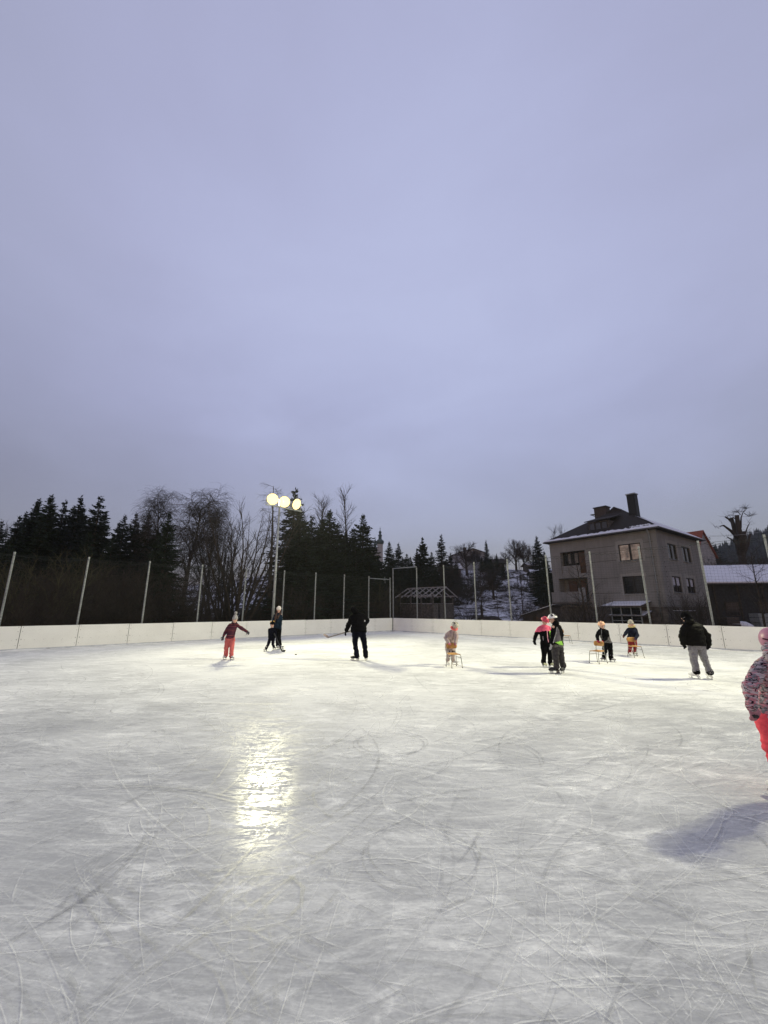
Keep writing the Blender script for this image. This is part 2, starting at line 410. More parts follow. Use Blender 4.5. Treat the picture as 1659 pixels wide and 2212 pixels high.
# skate marks cut in the ice
def arcs(n, seed, wlo, whi, alo, ahi, name, mat, z, label, near):
    rr = random.Random(seed); mb = MB()
    for i in range(n):
        y = .7 + 9 * rr.random() ** 1.25 if rr.random() < near else .7 + 22 * rr.random()
        x = (rr.random() * 2 - 1) * (1.2 + y * 1.0)
        h = rr.random() * math.tau if rr.random() < .55 else rr.gauss(.35 - .09*x, .4)
        L = rr.choice((.15, .3, .5, .9, 1.6, 3.0)) * rr.uniform(.6, 1.5); k = rr.gauss(0, .45) if rr.random() < .75 else rr.gauss(0, 1.6)
        wd = rr.uniform(wlo, whi) * (1 + y * .05); al = rr.uniform(alo, ahi); m = max(4, int(L * 7))
        rep = 2 if rr.random() < .2 else 1
        for q in range(rep):
            px, py, hh = x + q * rr.uniform(.02, .09), y + q * rr.uniform(.02, .09), h
            b = len(mb.v)
            ok = True
            for j in range(m + 1):
                tt = j / m; ww = wd * math.sin(math.pi * min(1, tt * .94 + .03)) ** .5 * (.6 + .8 * rr.random())
                nx_, ny_ = -math.sin(hh), math.cos(hh)
                mb.v += [(px + nx_*ww, py + ny_*ww, z), (px - nx_*ww, py - ny_*ww, z)]
                aa = al * math.sin(math.pi * (tt * .9 + .05)); mb.a += [aa, aa]
                px += math.cos(hh) * L / m; py += math.sin(hh) * L / m; hh += k * L / m
                d = (V((px, py, 0)) - CN)
                if d.dot(NL) > -.4 or d.dot(NR) > -.4: ok = False
            if ok:
                for j in range(m): mb.f.append((b+2*j, b+2*j+1, b+2*j+3, b+2*j+2))
    return tag(mb.build(name, mat, attr='alpha'), label, 'skate marks', kind='stuff')
arcs(3000, 3, .0013, .0042, .10, .60, 'skate_mark', M['scratch'], .004, 'fine white skate cuts criss-crossing the ice', .65)
arcs(1300, 5, .002, .012, .05, .32, 'skate_groove', M['groove'], .008, 'dark skate grooves criss-crossing the ice', .65)
def gouges():
    rr = random.Random(31); res = []
    for nm, mat, cnt, z in (('skate_gouge', M['scratch'], 46, .012), ('skate_furrow', M['groove'], 34, .016)):
        mb = MB()
        for i in range(cnt):
            x, y = rr.uniform(-7, 7), rr.uniform(1.0, 10); h = rr.random()*6.28; L = rr.uniform(2.5, 7); k = rr.choice((rr.gauss(0, .08), rr.gauss(0, .45), rr.gauss(0, .9))); wd = rr.uniform(.003, .008); m = 60; al = rr.uniform(.25, .6)
            b = len(mb.v)
            for j in range(m+1):
                tt = j/m; w_ = wd*(.4 + .9*rr.random()); nx_, ny_ = -math.sin(h), math.cos(h); mb.v += [(x+nx_*w_, y+ny_*w_, z), (x-nx_*w_, y-ny_*w_, z)]
                aa = al*math.sin(math.pi*(tt*.94+.03))*(.4 + .6*rr.random()); mb.a += [aa, aa]; x += math.cos(h)*L/m; y += math.sin(h)*L/m; h += k*L/m
            for j in range(m): mb.f.append((b+2*j, b+2*j+1, b+2*j+3, b+2*j+2))
        tag(mb.build(nm, mat, attr='alpha'), {'skate_gouge': 'long white curved gouges sweeping across the ice', 'skate_furrow': 'long dark curved furrows sweeping across the ice'}[nm], 'skate marks', kind='stuff')
gouges()
# scraped patches: bundles of short strokes where skaters stopped
sh = MB(); rr = random.Random(11)
for i in range(120):
    y = .9 + 10 * rr.random() ** 1.3; x = (rr.random()*2-1) * (1 + y*.95); hd = rr.random() * math.tau; n = rr.choice((14, 30, 60, 110)); sl_, sw_ = rr.uniform(.03, .16), rr.uniform(.02, .07); al = rr.uniform(.15, .6)
    for k in range(n):
        tt, q = rr.gauss(0, sl_), rr.gauss(0, sw_); px = x + math.cos(hd)*tt - math.sin(hd)*q; py = y + math.sin(hd)*tt + math.cos(hd)*q
        h = hd + rr.gauss(.9, .5) if rr.random() < .7 else rr.random()*6.28; L = rr.uniform(.006, .05); w_ = rr.uniform(.0012, .005); b = len(sh.v)
        for j, ww in enumerate((.3, 1, .8, .1)):
            cx, cy = px + math.cos(h)*L*j/3, py + math.sin(h)*L*j/3; nx_, ny_ = -math.sin(h)*w_*ww, math.cos(h)*w_*ww
            sh.v += [(cx+nx_, cy+ny_, .020), (cx-nx_, cy-ny_, .020)]; aa = al*(.5 + .5*rr.random()); sh.a += [aa, aa]
        for j in range(3): sh.f.append((b+2*j, b+2*j+1, b+2*j+3, b+2*j+2))
tag(sh.build('scraped_frost', M['scratch'], attr='alpha'), 'frosty white scrape marks scattered over the near ice', 'scrape marks', kind='stuff')

# ------------------------------------------------------------------ boards
BH = .95
def boards(label, pf, seams, D, Nn):
    root = thing('rink_board', pf(8), label, 'rink boards', 'white boards round the rink'); r0 = root.location
    for i in range(len(seams) - 1):
        a, b = seams[i], seams[i+1]; mb = MB()
        wob = R.uniform(-.006, .006)
        mb.obox(pf((a+b)/2, .03 + wob*.5, BH/2 + wob) - r0, D * ((b-a)/2 - .009), Nn * .03, Z * BH/2)
        bl = mb; mb.cut = len(mb.f)
        for zz in (.2, .42, .44, .74, .9):
            for sgn in (a + .07, b - .07):
                c = pf(sgn, -.003, zz + wob) - r0; bl.obox(c, D*.009, Nn*.004, Z*.009)
        for k in range(6):
            c = pf(a + (b-a)*(k+.7)/6.3, -.003, .40) - r0; bl.obox(c, D*.007, Nn*.004, Z*.007)
        mb.build('board_panel', [M['board'], M['seam']], root)
    mb = MB(); a, b = seams[0], seams[-1]
    mb.obox(pf((a+b)/2, .09, BH/2 - .02) - r0, D*((b-a)/2), Nn*.02, Z*(BH/2 - .03)); mb.build('back_frame', M['seam'], root)
    kb = MB(); kb.obox(pf((a+b)/2, -.006, .035) - r0, D*((b-a)/2), Nn*.008, Z*.035); kb.build('kick_strip', simple('kick_strip', (.50, .52, .56), .6, .2, 6, .1), root)
    return root
boards('long white left hand board wall, lit grey, meeting the far corner', lp, [0] + [1.72 + 1.9*k for k in range(0, 18)], DL, NL)
boards('long white right hand board wall in warm lamp light', rpnt, [0.06] + [1.95 + 1.9*k for k in range(0, 18)], DR, NR)

for nm, pf in (('left', lp), ('right', rpnt)):
    mb = MB(); n = 330; rr = random.Random(len(nm)); L_ = 33.0
    for i in range(n+1):
        sx_ = .3 + L_*i/n; hgt = .012 + .05*max(0, mnoise.noise(V((sx_*.9, len(nm), 0))) + .25) + .02*rr.random()*max(0, mnoise.noise(V((sx_*3, 5, 0)))); wid = .05 + hgt*2.2 + .03*mnoise.noise(V((sx_*2.1, 9, 2)))
        for q_, z_ in ((-.02, hgt*1.1), (-.02 - wid*.4, hgt*.8), (-.02 - wid*.8, hgt*.25), (-.02 - wid, .002)): mb.v.append(tuple(pf(sx_, q_, z_)))
    for i in range(n):
        for j in range(3): mb.f.append((i*4+j, (i+1)*4+j, (i+1)*4+j+1, i*4+j+1))
    tag(mb.build('snow_drift', M['snow'], None, True), 'thin line of scraped snow along the foot of the %s boards' % nm, 'snow', kind='stuff')

# ------------------------------------------------------------------ net fences
def net_fence(label, pf, ps, D, Nn, H, off, netmat, scal=.0):
    root = thing('net_fence', pf(ps[len(ps)//2], off), label, 'net fence', 'tall net fences behind the boards'); r0 = root.location.copy()
    for s in ps:
        mb = MB(); b = pf(s, off, 0) - r0; lean = D * R.uniform(-.04, .04)
        mb.tube([b - Z*.1, b + Z*2 + lean*.5, b + Z*H + lean], .042, 10)
        mb.tube([b + Z*(H-.002) + lean, b + Z*(H+.02) + lean], .046, 10)
        hk = mb
        for zz in (1.0, 2.0, 3.0, H-.12): hk.tube([b + Nn*(-.05) + Z*zz + lean*.5, b + Nn*(-.11) + Z*(zz+.05) + lean*.5], .012, 5)
        mb.build('post', M['galv'], root)
    for i in range(len(ps) - 1):
        a, b = ps[i], ps[i+1]; mb = MB(); n = int((b-a)/.12); zt = H - .1
        sag = lambda x: .10 * math.sin(math.pi*x) + .05*abs(math.sin(math.pi*x*9)) ** .7
        for k in range(n + 1):
            x = k/n; pts = [pf(a + (b-a)*x, off - .07, .95 - r0.z) - V((r0.x, r0.y, 0))]
            pts.append(pf(a + (b-a)*x + .01*math.sin(k*3), off - .07 - .05*math.sin(math.pi*x), 2.4) - r0)
            pts.append(pf(a + (b-a)*x, off - .07, zt - sag(x)) - r0)
            mb.tube(pts, .0022, 3, False)
        m = int((zt - .95)/.12)
        for k in range(m + 1):
            f = k/m; pts = []
            for j in range(10):
                x = j/9; zz = .95 + (zt - sag(x) - .95)*f; pts.append(pf(a + (b-a)*x, off - .07 - .05*math.sin(math.pi*x)*math.sin(math.pi*f), zz) - r0)
            mb.tube(pts, .0022, 3, False)
        rope = [pf(a + (b-a)*j/27, off - .07, zt - sag(j/27)) - r0 for j in range(28)]
        mb.tube(rope, .007, 4, False)
        mb.build('net', netmat, root)
    wr = MB(); wr.tube([pf(s, off, H - .1) - r0 for s in (ps[0], ps[-1])], .006, 4); wr.build('wire', M['net'], root)
    return root
lposts = [26.2, 23.8, 21.4, 18.88, 16.35, 13.8, 11.37, 8.9, 6.6, 4.28, 2.04, -.1][::-1]
rposts = [4.68, 7.1, 9.52, 11.88, 14.2, 16.5, 18.77, 20.95, 23.3, 25.7]
net_fence('black net fence on grey steel posts behind the left boards', lp, lposts, DL, NL, 3.93, .35, M['net'])
net_fence('taller black net fence on grey posts in front of the house', rpnt, [2.16] + rposts, DR, NR, 4.53, .35, M['net'])
# top rails of the two corner bays
rt = thing('goal_net_frame', rpnt(-.3, .38), 'tall steel corner frame with a top rail beside the far rink corner', 'frame'); r0 = rt.location
mb = MB(); mb.tube([rpnt(-.3, .38, 0) - r0, rpnt(-.3, .38, 4.68) - r0], .045, 10); mb.build('post', M['galv'], rt)
mb = MB(); mb.tube([rpnt(-.34, .38, 4.66) - r0, rpnt(2.12, .38, 4.62) - r0], .035, 8); mb.build('top_rail', M['galv'], rt)
mb = MB(); n = 20
for k in range(1, n): mb.tube([rpnt(-.3 + 2.46*k/n, .34, .95) - r0, rpnt(-.3 + 2.46*k/n, .34, 4.6) - r0], .0022, 3, False)
for k in range(31): mb.tube([rpnt(-.3, .34, .95 + .12*k) - r0, rpnt(2.14, .34, .95 + .12*k) - r0], .0022, 3, False)
mb.build('net', M['net'], rt)
rt = thing('gate_rail', lp(1, .35, 3.78), 'horizontal grey rail across the last bay of the left fence', 'rail'); r0 = rt.location
mb = MB(); mb.tube([lp(2.04, .35, 3.80) - r0, lp(-.1, .35, 3.80) - r0], .03, 8); mb.build('rail', M['galv'], rt)
mb = MB(); mb.tube([lp(.45, .35, 3.98) - r0, lp(.47, .3, 3.5) - r0], .014, 6); mb.tube([lp(.3, .35, 3.85) - r0, lp(.6, .33, 3.7) - r0], .012, 6); mb.build('clamp', M['galv'], rt)

# ------------------------------------------------------------------ floodlight masts
def mast(label, base, heads, aims, power, top):
    root = thing('floodlight_mast', base, label, 'floodlight mast', 'floodlight masts at the rink'); r0 = V(base)
    mb = MB(); mb.tube([V((0,0,-.1)), V((0,0,3)), V((-.02,0,top))], [.095, .08, .05], 12); mb.build('pole', M['pole'], root, True)
    mb = MB(); mb.tube([V((0,0,0)), V((0,0,.04))], .2, 12); mb.build('base_plate', M['galv'], root)
    hs = [V(h) - r0 for h in heads]; d = (hs[-1] - hs[0]).normalized()
    mb = MB(); mb.bar(hs[0] - d*.4 - Z*.42, hs[-1] + d*.4 - Z*.42, .07); mb.build('cross_arm', M['galv'], root)
    for h, aim in zip(hs, aims):
        dr = (V(aim) - (r0 + h)).normalized(); x = dr.cross(Z).normalized(); y = x.cross(dr)
        Mx = Matrix((x, y, dr)).transposed()
        def bowl(prof, off):
            q = MB(); q.lathe(prof, 20); q.v = [tuple(h + dr*off + Mx @ V(v)) for v in q.v]; return q
        b = bowl([(.08, -.40), (.15, -.36), (.17, -.24), (.27, -.14), (.37, -.03), (.385, 0.0), (.36, 0.0)], 0)
        ho = b.build('lamp_head', M['lamp_grey'], root, True)
        for s in (-1, 1):
            b = MB(); b.bar(h + x*s*.40 - dr*.05, h + x*s*.40 - Z*.42 - dr*.03, .03); b.build('bracket', M['galv'], ho)
        bowl([(.01, .012), (.36, .004), (.36, .001), (.01, .001)][::-1], .002).build('lens', M['lens'], ho)
        L = bpy.data.lights.new('flood', 'AREA'); L.shape = 'DISK'; L.size = .52; L.energy = power; L.color = (1.0, .955, .63); L.spread = math.radians(112)
        lo = bpy.data.objects.new('flood_light', L); C.objects.link(lo); lo.parent = root
        lo.location = h + dr*.03; lo.rotation_euler = (-dr).to_track_quat('Z', 'Y').to_euler()
    return root
mast('tall grey mast with three glowing floodlights behind the left boards', lp(9.36, .62, 0), [lp(9.95, .5, 8.40), lp(9.12, .5, 8.37), lp(8.22, .5, 8.37)], [(-5, 4, 0), (4, 3, 0), (13, 14, 0)], 545, 8.1)
mast('floodlight mast behind the right boards beyond the frame edge', rpnt(27.3, .62, 0), [rpnt(26.5, .5, 14.6), rpnt(27.3, .5, 14.6), rpnt(28.1, .5, 14.6)], [(-13, 18, 0), (-6, 14, 0), (2, 6, 0)], 850, 14.3)

# ------------------------------------------------------------------ trees
def spruce_proto(seed, h, rb, dens=1.0, bushy=1.0, clear=.03):
    rr = random.Random(seed); tr = MB(); fo = MB()
    lean = V((rr.uniform(-.02, .02), rr.uniform(-.02, .02), 0))
    tr.tube([V((0,0,-.3)), lean*h*.5 + Z*h*.5, lean*h + Z*h*.98], [h*.014 + .03, h*.008 + .02, .012], 7)
    z = h * clear + .2
    while z < h * .985:
        rel = z / h; L0_ = rb * (1 - rel) ** .95 * bushy + .07
        n = rr.randint(5, 7) if rel < .9 else rr.randint(3, 5); a0 = rr.random() * 6.28
        for b in range(n):
            az = a0 + b * math.tau / n + rr.uniform(-.3, .3); L = L0_ * rr.choice((rr.uniform(.5, .9), rr.uniform(.8, 1.15), rr.uniform(1.0, 1.35)))
            zj = min(h*.985, z + rr.uniform(-.17, .17)); hd = V((math.cos(az), math.sin(az), 0)); el = (.75 if rel > .93 else .28 if rel > .8 else -.05 - .30*(1-rel)) + rr.uniform(-.15, .15)
            p = lean * zj + Z * zj; pts = [p.copy()]; m = 5
            for k in range(m):
                e2 = el + .42 * (k / m) ** 2; p = p + (hd*math.cos(e2) + Z*math.sin(e2)) * L / m; pts.append(p.copy())
            fo.tube(pts, [.018*(1-k/(m+1)) + .004 for k in range(m+1)], 3, False)
            sp = .105 / dens; cnt = int(L / sp) + 2
            for k in range(cnt):
                tt = (k + rr.random()) / cnt; tt = .06 + .94*tt
                q = tt * m; i = min(int(q), m-1); base = pts[i].lerp(pts[i+1], q - i); fd = (pts[i+1] - pts[i]).normalized(); thin = .55 if rel > .88 else 1.0
                sd_ = hd.cross(Z)
                for s in (-1, 1):
                    tl = (.16 + .34 * L**.6 * (1 - tt) * .8) * rr.uniform(.6, 1.3); tl = min(tl, .55) * thin
                    d = (fd * rr.uniform(.4, .9) + sd_ * s * rr.uniform(.5, 1) - Z * rr.uniform(.05, .75)).normalized()
                    tip = base + d * tl; wv = (d.cross(V((rr.uniform(-1,1), rr.uniform(-1,1), rr.uniform(-.3,1))))).normalized() * rr.uniform(.035, .07)
                    mid = base.lerp(tip, .5) - Z*.02
                    fo.quad(base - wv*.5, mid - wv, tip, mid + wv)
        z += rr.uniform(.15, .25) * (h / 12) ** .35 * (1.0 if rel < .85 else .85)
    # leader
    for k in range(10):
        az = rr.random()*6.28; zz = h*(.965 + .035*k/10); d = V((math.cos(az), math.sin(az), 1.2)).normalized(); b = lean*h + Z*zz
        wv = d.cross(Z).normalized()*.03; fo.quad(b - wv*.4, b + d*.1 - wv, b + d*.25, b + d*.1 + wv)
    return tr, fo
class Proto:
    def __init__(s, tr, fo, bark, leaf, h, sm_=False):
        s.mt = tr.mesh('trunk', bark, True); s.mf = fo.mesh('crown', leaf); s.h = h
def plant(kind, proto, loc, height, label, cat, group, wide=1.0, rz=None, rng=R):
    root = thing(kind, loc, label, cat, group, rng.random()*6.28 if rz is None else rz)
    k = height / proto.h; root.scale = (k*wide, k*wide, k)
    for nm, me in (('trunk', proto.mt), ('crown', proto.mf)):
        o = bpy.data.objects.new(nm, me); C.objects.link(o); o.parent = root
    return root
SP = []
for k, (sd_, h, rb, dn, bu) in enumerate([(1, 11, 2.3, 1.0, 1.0), (2, 12, 2.6, 1.05, 1.1), (3, 10, 1.9, .9, .9), (4, 11.5, 2.9, 1.1, 1.15)]):
    SP.append(Proto(*spruce_proto(sd_, h, rb, dn, bu), M['bark'], M['needle' if k % 2 else 'needle_blue'], h))

def grow(P, seed):
    rr = random.Random(seed); tr = MB(); cr = MB()
    def rec(p, d, L, r, lvl):
        cfg = P['lv'][lvl]; nseg = cfg.get('seg', 4); pts = [p.copy()]; rad = [r]
        dirs = [d.copy()]; q = p.copy(); dd = d.copy()
        for k in range(nseg):
            j = cfg.get('wob', .12); dd = dd + V((rr.gauss(0, j), rr.gauss(0, j), rr.gauss(0, j)*.6)) + Z * cfg.get('trop', 0) * (1 if 'late' not in cfg else (k+1)/nseg)
            dd.normalize(); q = q + dd * L / nseg; pts.append(q.copy()); dirs.append(dd.copy()); rad.append(r * (1 - (k+1)/nseg * (1 - cfg.get('tip', .3))))
        mb = tr if lvl < P.get('trunk_levels', 2) else cr
        mb.tube(pts, rad, 7 if lvl == 0 else 5 if lvl == 1 else 3, False)
        if lvl + 1 < len(P['lv']):
            c2 = P['lv'][lvl+1]; n = c2['n']; n = n if isinstance(n, int) else rr.randint(*n)
            n = max(1, int(n * (.5 + .5 * min(1.3, L / cfg['ref'])))) if 'ref' in cfg else n
            for i in range(n):
                tt = c2['t0'] + (c2.get('t1', 1) - c2['t0']) * (i + rr.random()) / n
                qf = tt * nseg; k = min(int(qf), nseg - 1); base = pts[k].lerp(pts[k+1], qf - k); bd = dirs[k+1]
                az = rr.random() * 6.28 if lvl else i * 2.4 + rr.uniform(-.4, .4)
                x = bd.orthogonal().normalized(); y = bd.cross(x); side = x*math.cos(az) + y*math.sin(az)
                an = c2['ang'] * rr.uniform(.75, 1.25); nd_ = (bd*math.cos(an) + side*math.sin(an)).normalized()
                ll = c2['len'] * rr.uniform(.65, 1.2) * (1 - c2.get('taper', .45) * tt) * (L if c2.get('rel') else 1)
                rec(base, nd_, ll, max(c2.get('rmin', .006), min(rad[k] * .75, c2['r'] * (1 - .5*tt))), lvl + 1)
    for s in range(P.get('stems', 1)):
        az = s * 2.4 + rr.random(); sp = P.get('spread', 0) * rr.uniform(.3, 1.1)
        d0 = V((math.sin(sp)*math.cos(az), math.sin(sp)*math.sin(az), math.cos(sp)))
        rec(V((math.cos(az), math.sin(az), 0)) * P.get('foot', 0) * rr.random() - Z*.2, d0, P['h'] * rr.uniform(.8, 1.05) if P.get('stems', 1) > 1 else P['h'], P['r'], 0)
    return tr, cr
BIRCH = dict(h=10.5, r=.17, trunk_levels=2, lv=[
    dict(seg=7, wob=.05, tip=.15), dict(n=24, t0=.28, ang=.62, len=3.6, taper=.55, r=.06, seg=5, trop=.10, wob=.12, tip=.25),
    dict(n=(11, 15), t0=.2, ang=.8, len=1.4, taper=.3, r=.02, seg=4, trop=-.05, wob=.2, tip=.4, rmin=.008),
    dict(n=(9, 12), t0=.15, ang=.7, len=1.05, taper=.2, r=.010, seg=4, trop=-.42, wob=.16, tip=.6, rmin=.0065)])
STEMS = dict(h=9, r=.10, stems=13, spread=.42, foot=.8, trunk_levels=1, lv=[
    dict(seg=7, wob=.06, trop=.05, tip=.12), dict(n=13, t0=.22, ang=.5, len=2.1, taper=.55, r=.035, seg=4, trop=.12, wob=.12, tip=.3, rmin=.01),
    dict(n=(6, 8), t0=.2, ang=.55, len=.9, taper=.3, r=.012, seg=3, trop=.1, wob=.15, tip=.5, rmin=.0065)])
LIME = dict(h=6.0, r=.3, trunk_levels=2, lv=[
    dict(seg=5, wob=.04, tip=.45), dict(n=17, t0=.25, ang=.70, len=4.4, taper=.25, r=.12, seg=5, trop=.06, wob=.10, tip=.3),
    dict(n=(9, 11), t0=.2, ang=.6, len=1.9, taper=.3, r=.04, seg=4, trop=.05, wob=.14, tip=.35, rmin=.014),
    dict(n=(7, 10), t0=.15, ang=.6, len=1.0, taper=.2, r=.024, seg=3, trop=.05, wob=.2, tip=.5, rmin=.016)])
POPLAR = dict(h=11, r=.14, trunk_levels=2, lv=[
    dict(seg=8, wob=.03, tip=.08), dict(n=34, t0=.25, ang=.55, len=2.3, taper=.6, r=.035, seg=4, trop=.12, wob=.1, tip=.3, rmin=.012),
    dict(n=(6, 9), t0=.2, ang=.55, len=.9, taper=.4, r=.014, seg=3, trop=.10, wob=.15, tip=.5, rmin=.008)])
LARCH = dict(h=12, r=.17, trunk_levels=1, lv=[
    dict(seg=8, wob=.015, tip=.1), dict(n=46, t0=.30, ang=1.50, len=2.5, taper=.7, r=.03, seg=5, trop=.05, late=1, wob=.07, tip=.35, rmin=.01),
    dict(n=(8, 11), t0=.25, ang=.8, len=.55, taper=.3, r=.011, seg=3, trop=-.25, wob=.2, tip=.6, rmin=.007)])
YOUNG = dict(h=5.2, r=.075, trunk_levels=2, lv=[
    dict(seg=6, wob=.04, tip=.15), dict(n=22, t0=.28, ang=.95, len=1.9, taper=.6, r=.022, seg=4, trop=.06, wob=.1, tip=.3, rmin=.007),
    dict(n=(5, 7), t0=.25, ang=.6, len=.7, taper=.3, r=.009, seg=3, trop=.05, wob=.15, tip=.5, rmin=.005)])
SHRUB = dict(h=3.4, r=.028, stems=22, spread=.85, foot=.5, trunk_levels=1, lv=[
    dict(seg=6, wob=.08, trop=.07, tip=.2), dict(n=9, t0=.2, ang=.5, len=1.25, taper=.4, r=.012, seg=4, trop=.06, wob=.14, tip=.4, rmin=.006),
    dict(n=(4, 6), t0=.2, ang=.6, len=.55, taper=.3, r=.007, seg=3, trop=.02, wob=.2, tip=.5, rmin=.0045)])
def bare(P, seed, bark, leaf):
    tr, cr = grow(P, seed); top = max(v[2] for v in cr.v); return Proto(tr, cr, bark, leaf, top)
PB = bare(BIRCH, 4, M['birch_bark'], M['twig']); PM = bare(STEMS, 5, M['bark'], M['twig']); PL = bare(LIME, 6, M['bark'], M['twig'])
PP = bare(POPLAR, 7, M['bark'], M['twig']); PLA = bare(LARCH, 8, M['bark'], M['twig']); PY = bare(YOUNG, 9, M['bark'], M['twig'])
PSO = bare(SHRUB, 10, M['twig_olive'], M['twig_olive']); PSR = bare(SHRUB, 11, M['twig_red'], M['twig_red']); PSD = bare(SHRUB, 12, M['bark'], M['twig'])

def spot(u, Y, vtop):
    top = at(u, vtop, Y); zb = terr(top.x, Y); return V((top.x, Y, zb - .05)), top.z - zb
def conifer(u, vtop, Y, label, k=None, wide=1.0, kind='spruce_tree', group='spruces round the rink'):
    loc, h = spot(u, Y, vtop); return plant(kind, SP[R.randrange(4) if k is None else k], loc, h, label, 'tree', group, wide * 1.28)
G1 = 'spruces behind the left fence'
for u, v, Y, k, wd, lab in [
    (2, 1122, 27, 0, 1.0, 'dark spruce cut by the left edge of the photo'),
    (43, 1113, 29, 2, 1.0, 'slim dark spruce, first full treetop from the left edge'),
    (66, 1106, 31, 0, 1.05, 'dark spruce just right of the slim leftmost treetop'),
    (80, 1090, 33, 3, .9, 'dark spruce stepping up towards the tall pair on the far left'),
    (94, 1078, 32, 1, .95, 'dark spruce touching the left side of the tall twin topped one'),
    (122, 1070, 31, 1, 1.0, 'tall bushy twin topped spruce on the far left'),
    (140, 1082, 34, 2, 1.0, 'thin spruce squeezed between the two tallest on the far left'),
    (170, 1069, 32, 0, 1.0, 'tall dark spruce standing second from the lone open one'),
    (221, 1071, 30, 2, 1.25, 'open layered spruce standing clear against the sky'),
    (271, 1111, 33, 0, .95, 'short spruce right of the open layered one'),
    (292, 1107, 36, 2, .9, 'thin pale tipped spruce in the gap before the birch'),
    (317, 1104, 33, 1, .9, 'dark spruce with a pointed tip left of the birch'),
    (368, 1106, 27, 3, .8, 'dense dark spruce standing in front of the weeping birch'),
    (345, 1150, 29, 3, .9, 'low dark spruce under the left side of the birch'),
    (250, 1160, 29, 3, 1.0, 'low broad spruce below the open layered one'),
    (190, 1145, 28, 1, 1.1, 'low dense spruce in the gap below the tall left trees'),
    (20, 1165, 25, 3, 1.1, 'low spruce at the left edge behind the olive bush')]:
    conifer(u, v, Y, lab, k, wd, group=G1)
G2 = 'spruces behind the floodlight'
for u, v, Y, k, wd, lab in [
    (636, 1058, 37, 2, .95, 'tall spruce just right of the floodlights'),
    (652, 1098, 34, 3, .85, 'dark spruce below the right hand floodlight'),
    (690, 1118, 38, 1, .9, 'dark spruce in front of the pale poplars'),
    (722, 1102, 36, 1, .95, 'dense tall spruce in front of the poplars'),
    (752, 1150, 38, 0, .9, 'short spruce in the dip below the lone tall poplar'),
    (784, 1113, 39, 3, .80, 'tall pointed spruce left of the church spire'),
    (806, 1165, 44, 0, .9, 'spruce half hiding the church tower'),
    (668, 1140, 33, 3, .9, 'low dark spruce among the floodlight trees'),
    (745, 1190, 34, 1, 1.1, 'low dense spruce filling the foot of the dark stand'),
    (615, 1215, 34, 3, 1.0, 'low spruce at the foot of the mast')]:
    conifer(u, v, Y, lab, k, wd * 1.4, group=G2)
for i, (u, v, Y, k) in enumerate([(108, 1088, 34, 3), (152, 1092, 35, 1), (186, 1098, 35, 3), (205, 1118, 34, 0), (236, 1108, 35, 1), (258, 1128, 33, 2), (303, 1128, 34, 3), (335, 1138, 32, 0), (55, 1132, 30, 1), (30, 1142, 29, 3), (84, 1130, 30, 3)]):
    conifer(u, v, Y, 'shorter dark spruce filling the mass of trees on the far left', k, .9 + .1*(i % 4), group='filler spruces on the far left')
for i, (u, v, Y, k) in enumerate([(676, 1112, 39, 2), (706, 1128, 39, 3), (738, 1130, 40, 0), (760, 1142, 41, 3), (772, 1160, 37, 1), (700, 1165, 35, 3), (725, 1185, 35, 1), (650, 1170, 35, 1), (795, 1190, 38, 3), (818, 1200, 42, 3)]):
    conifer(u, v, Y, 'dark spruce filling the dense stand right of the floodlight mast', k, 1.25 + .12*(i % 4), group='filler spruces right of the mast')
for i, (u, v, Y, k, wd) in enumerate([(876, 1196, 60, 3, 1.2), (890, 1202, 62, 1, 1.2), (932, 1192, 62, 3, 1.1), (962, 1206, 64, 1, 1.3), (868, 1205, 54, 1, 1.2), (984, 1212, 66, 3, 1.1), (1040, 1202, 80, 3, 1.2), (1086, 1214, 76, 3, 1.2), (1062, 1212, 70, 1, 1.3), (1172, 1190, 64, 1, 1.0), (852, 1212, 50, 3, 1.2)]):
    conifer(u, v, Y, 'dark evergreen filling the middle treeline between the church and the grey house', k, wd, group='filler evergreens in the middle treeline')
G3 = 'conifers on the middle slope'
for u, v, Y, k, wd, lab in [
    (836, 1169, 52, 1, 1.0, 'spruce right beside the church tower'),
    (859, 1172, 55, 0, 1.0, 'pointed spruce right of the church'),
    (846, 1196, 48, 3, 1.0, 'low dark spruce under the church tower'),
    (951, 1155, 58, 2, 1.1, 'thin open spruce right of the round dark conifer'),
    (972.5, 1194, 64, 3, .75, 'small cone shaped spruce left of the gabled house'),
    (1049, 1166, 82, 2, .9, 'spruce with a stepped top between the two round bare trees'),
    (1072, 1195, 78, 1, .8, 'short spruce left of the big round bare tree'),
    (1058, 1203, 74, 3, .9, 'low spruce crouching by the brown shed on the slope'),
    (1161, 1158, 60, 0, 1.0, 'tall spruce left of the grey house'),
    (1176, 1205, 56, 3, .8, 'low dark spruce close to the grey house'),
    (885, 1215, 46, 3, 1.3, 'low broad dark spruce left of the wooden shed frame'),
    (940, 1222, 47, 1, 1.2, 'low dark spruce behind the wooden shed frame'),
    (865, 1240, 42, 3, 1.0, 'low dark spruce behind the corner frame')]:
    conifer(u, v, Y, lab, k, wd, group=G3)
# round dark conifer: a broad, dense crown
loc, h = spot(914.6, 54, 1161)
rc_tr, rc_fo = spruce_proto(21, 9, 2.2, 1.7, 1.05); rr = random.Random(5)
ROUND = Proto(rc_tr, rc_fo, M['bark'], M['needle'], 9)
plant('round_conifer', ROUND, loc, h * 1.0, 'broad rounded very dark conifer on the skyline', 'tree', None, 1.12)
loc2, h2 = spot(903, 55, 1185)
plant('round_conifer', ROUND, loc2, h2, 'lower dark side tree leaning on the broad rounded conifer', 'tree', None, 1.15)

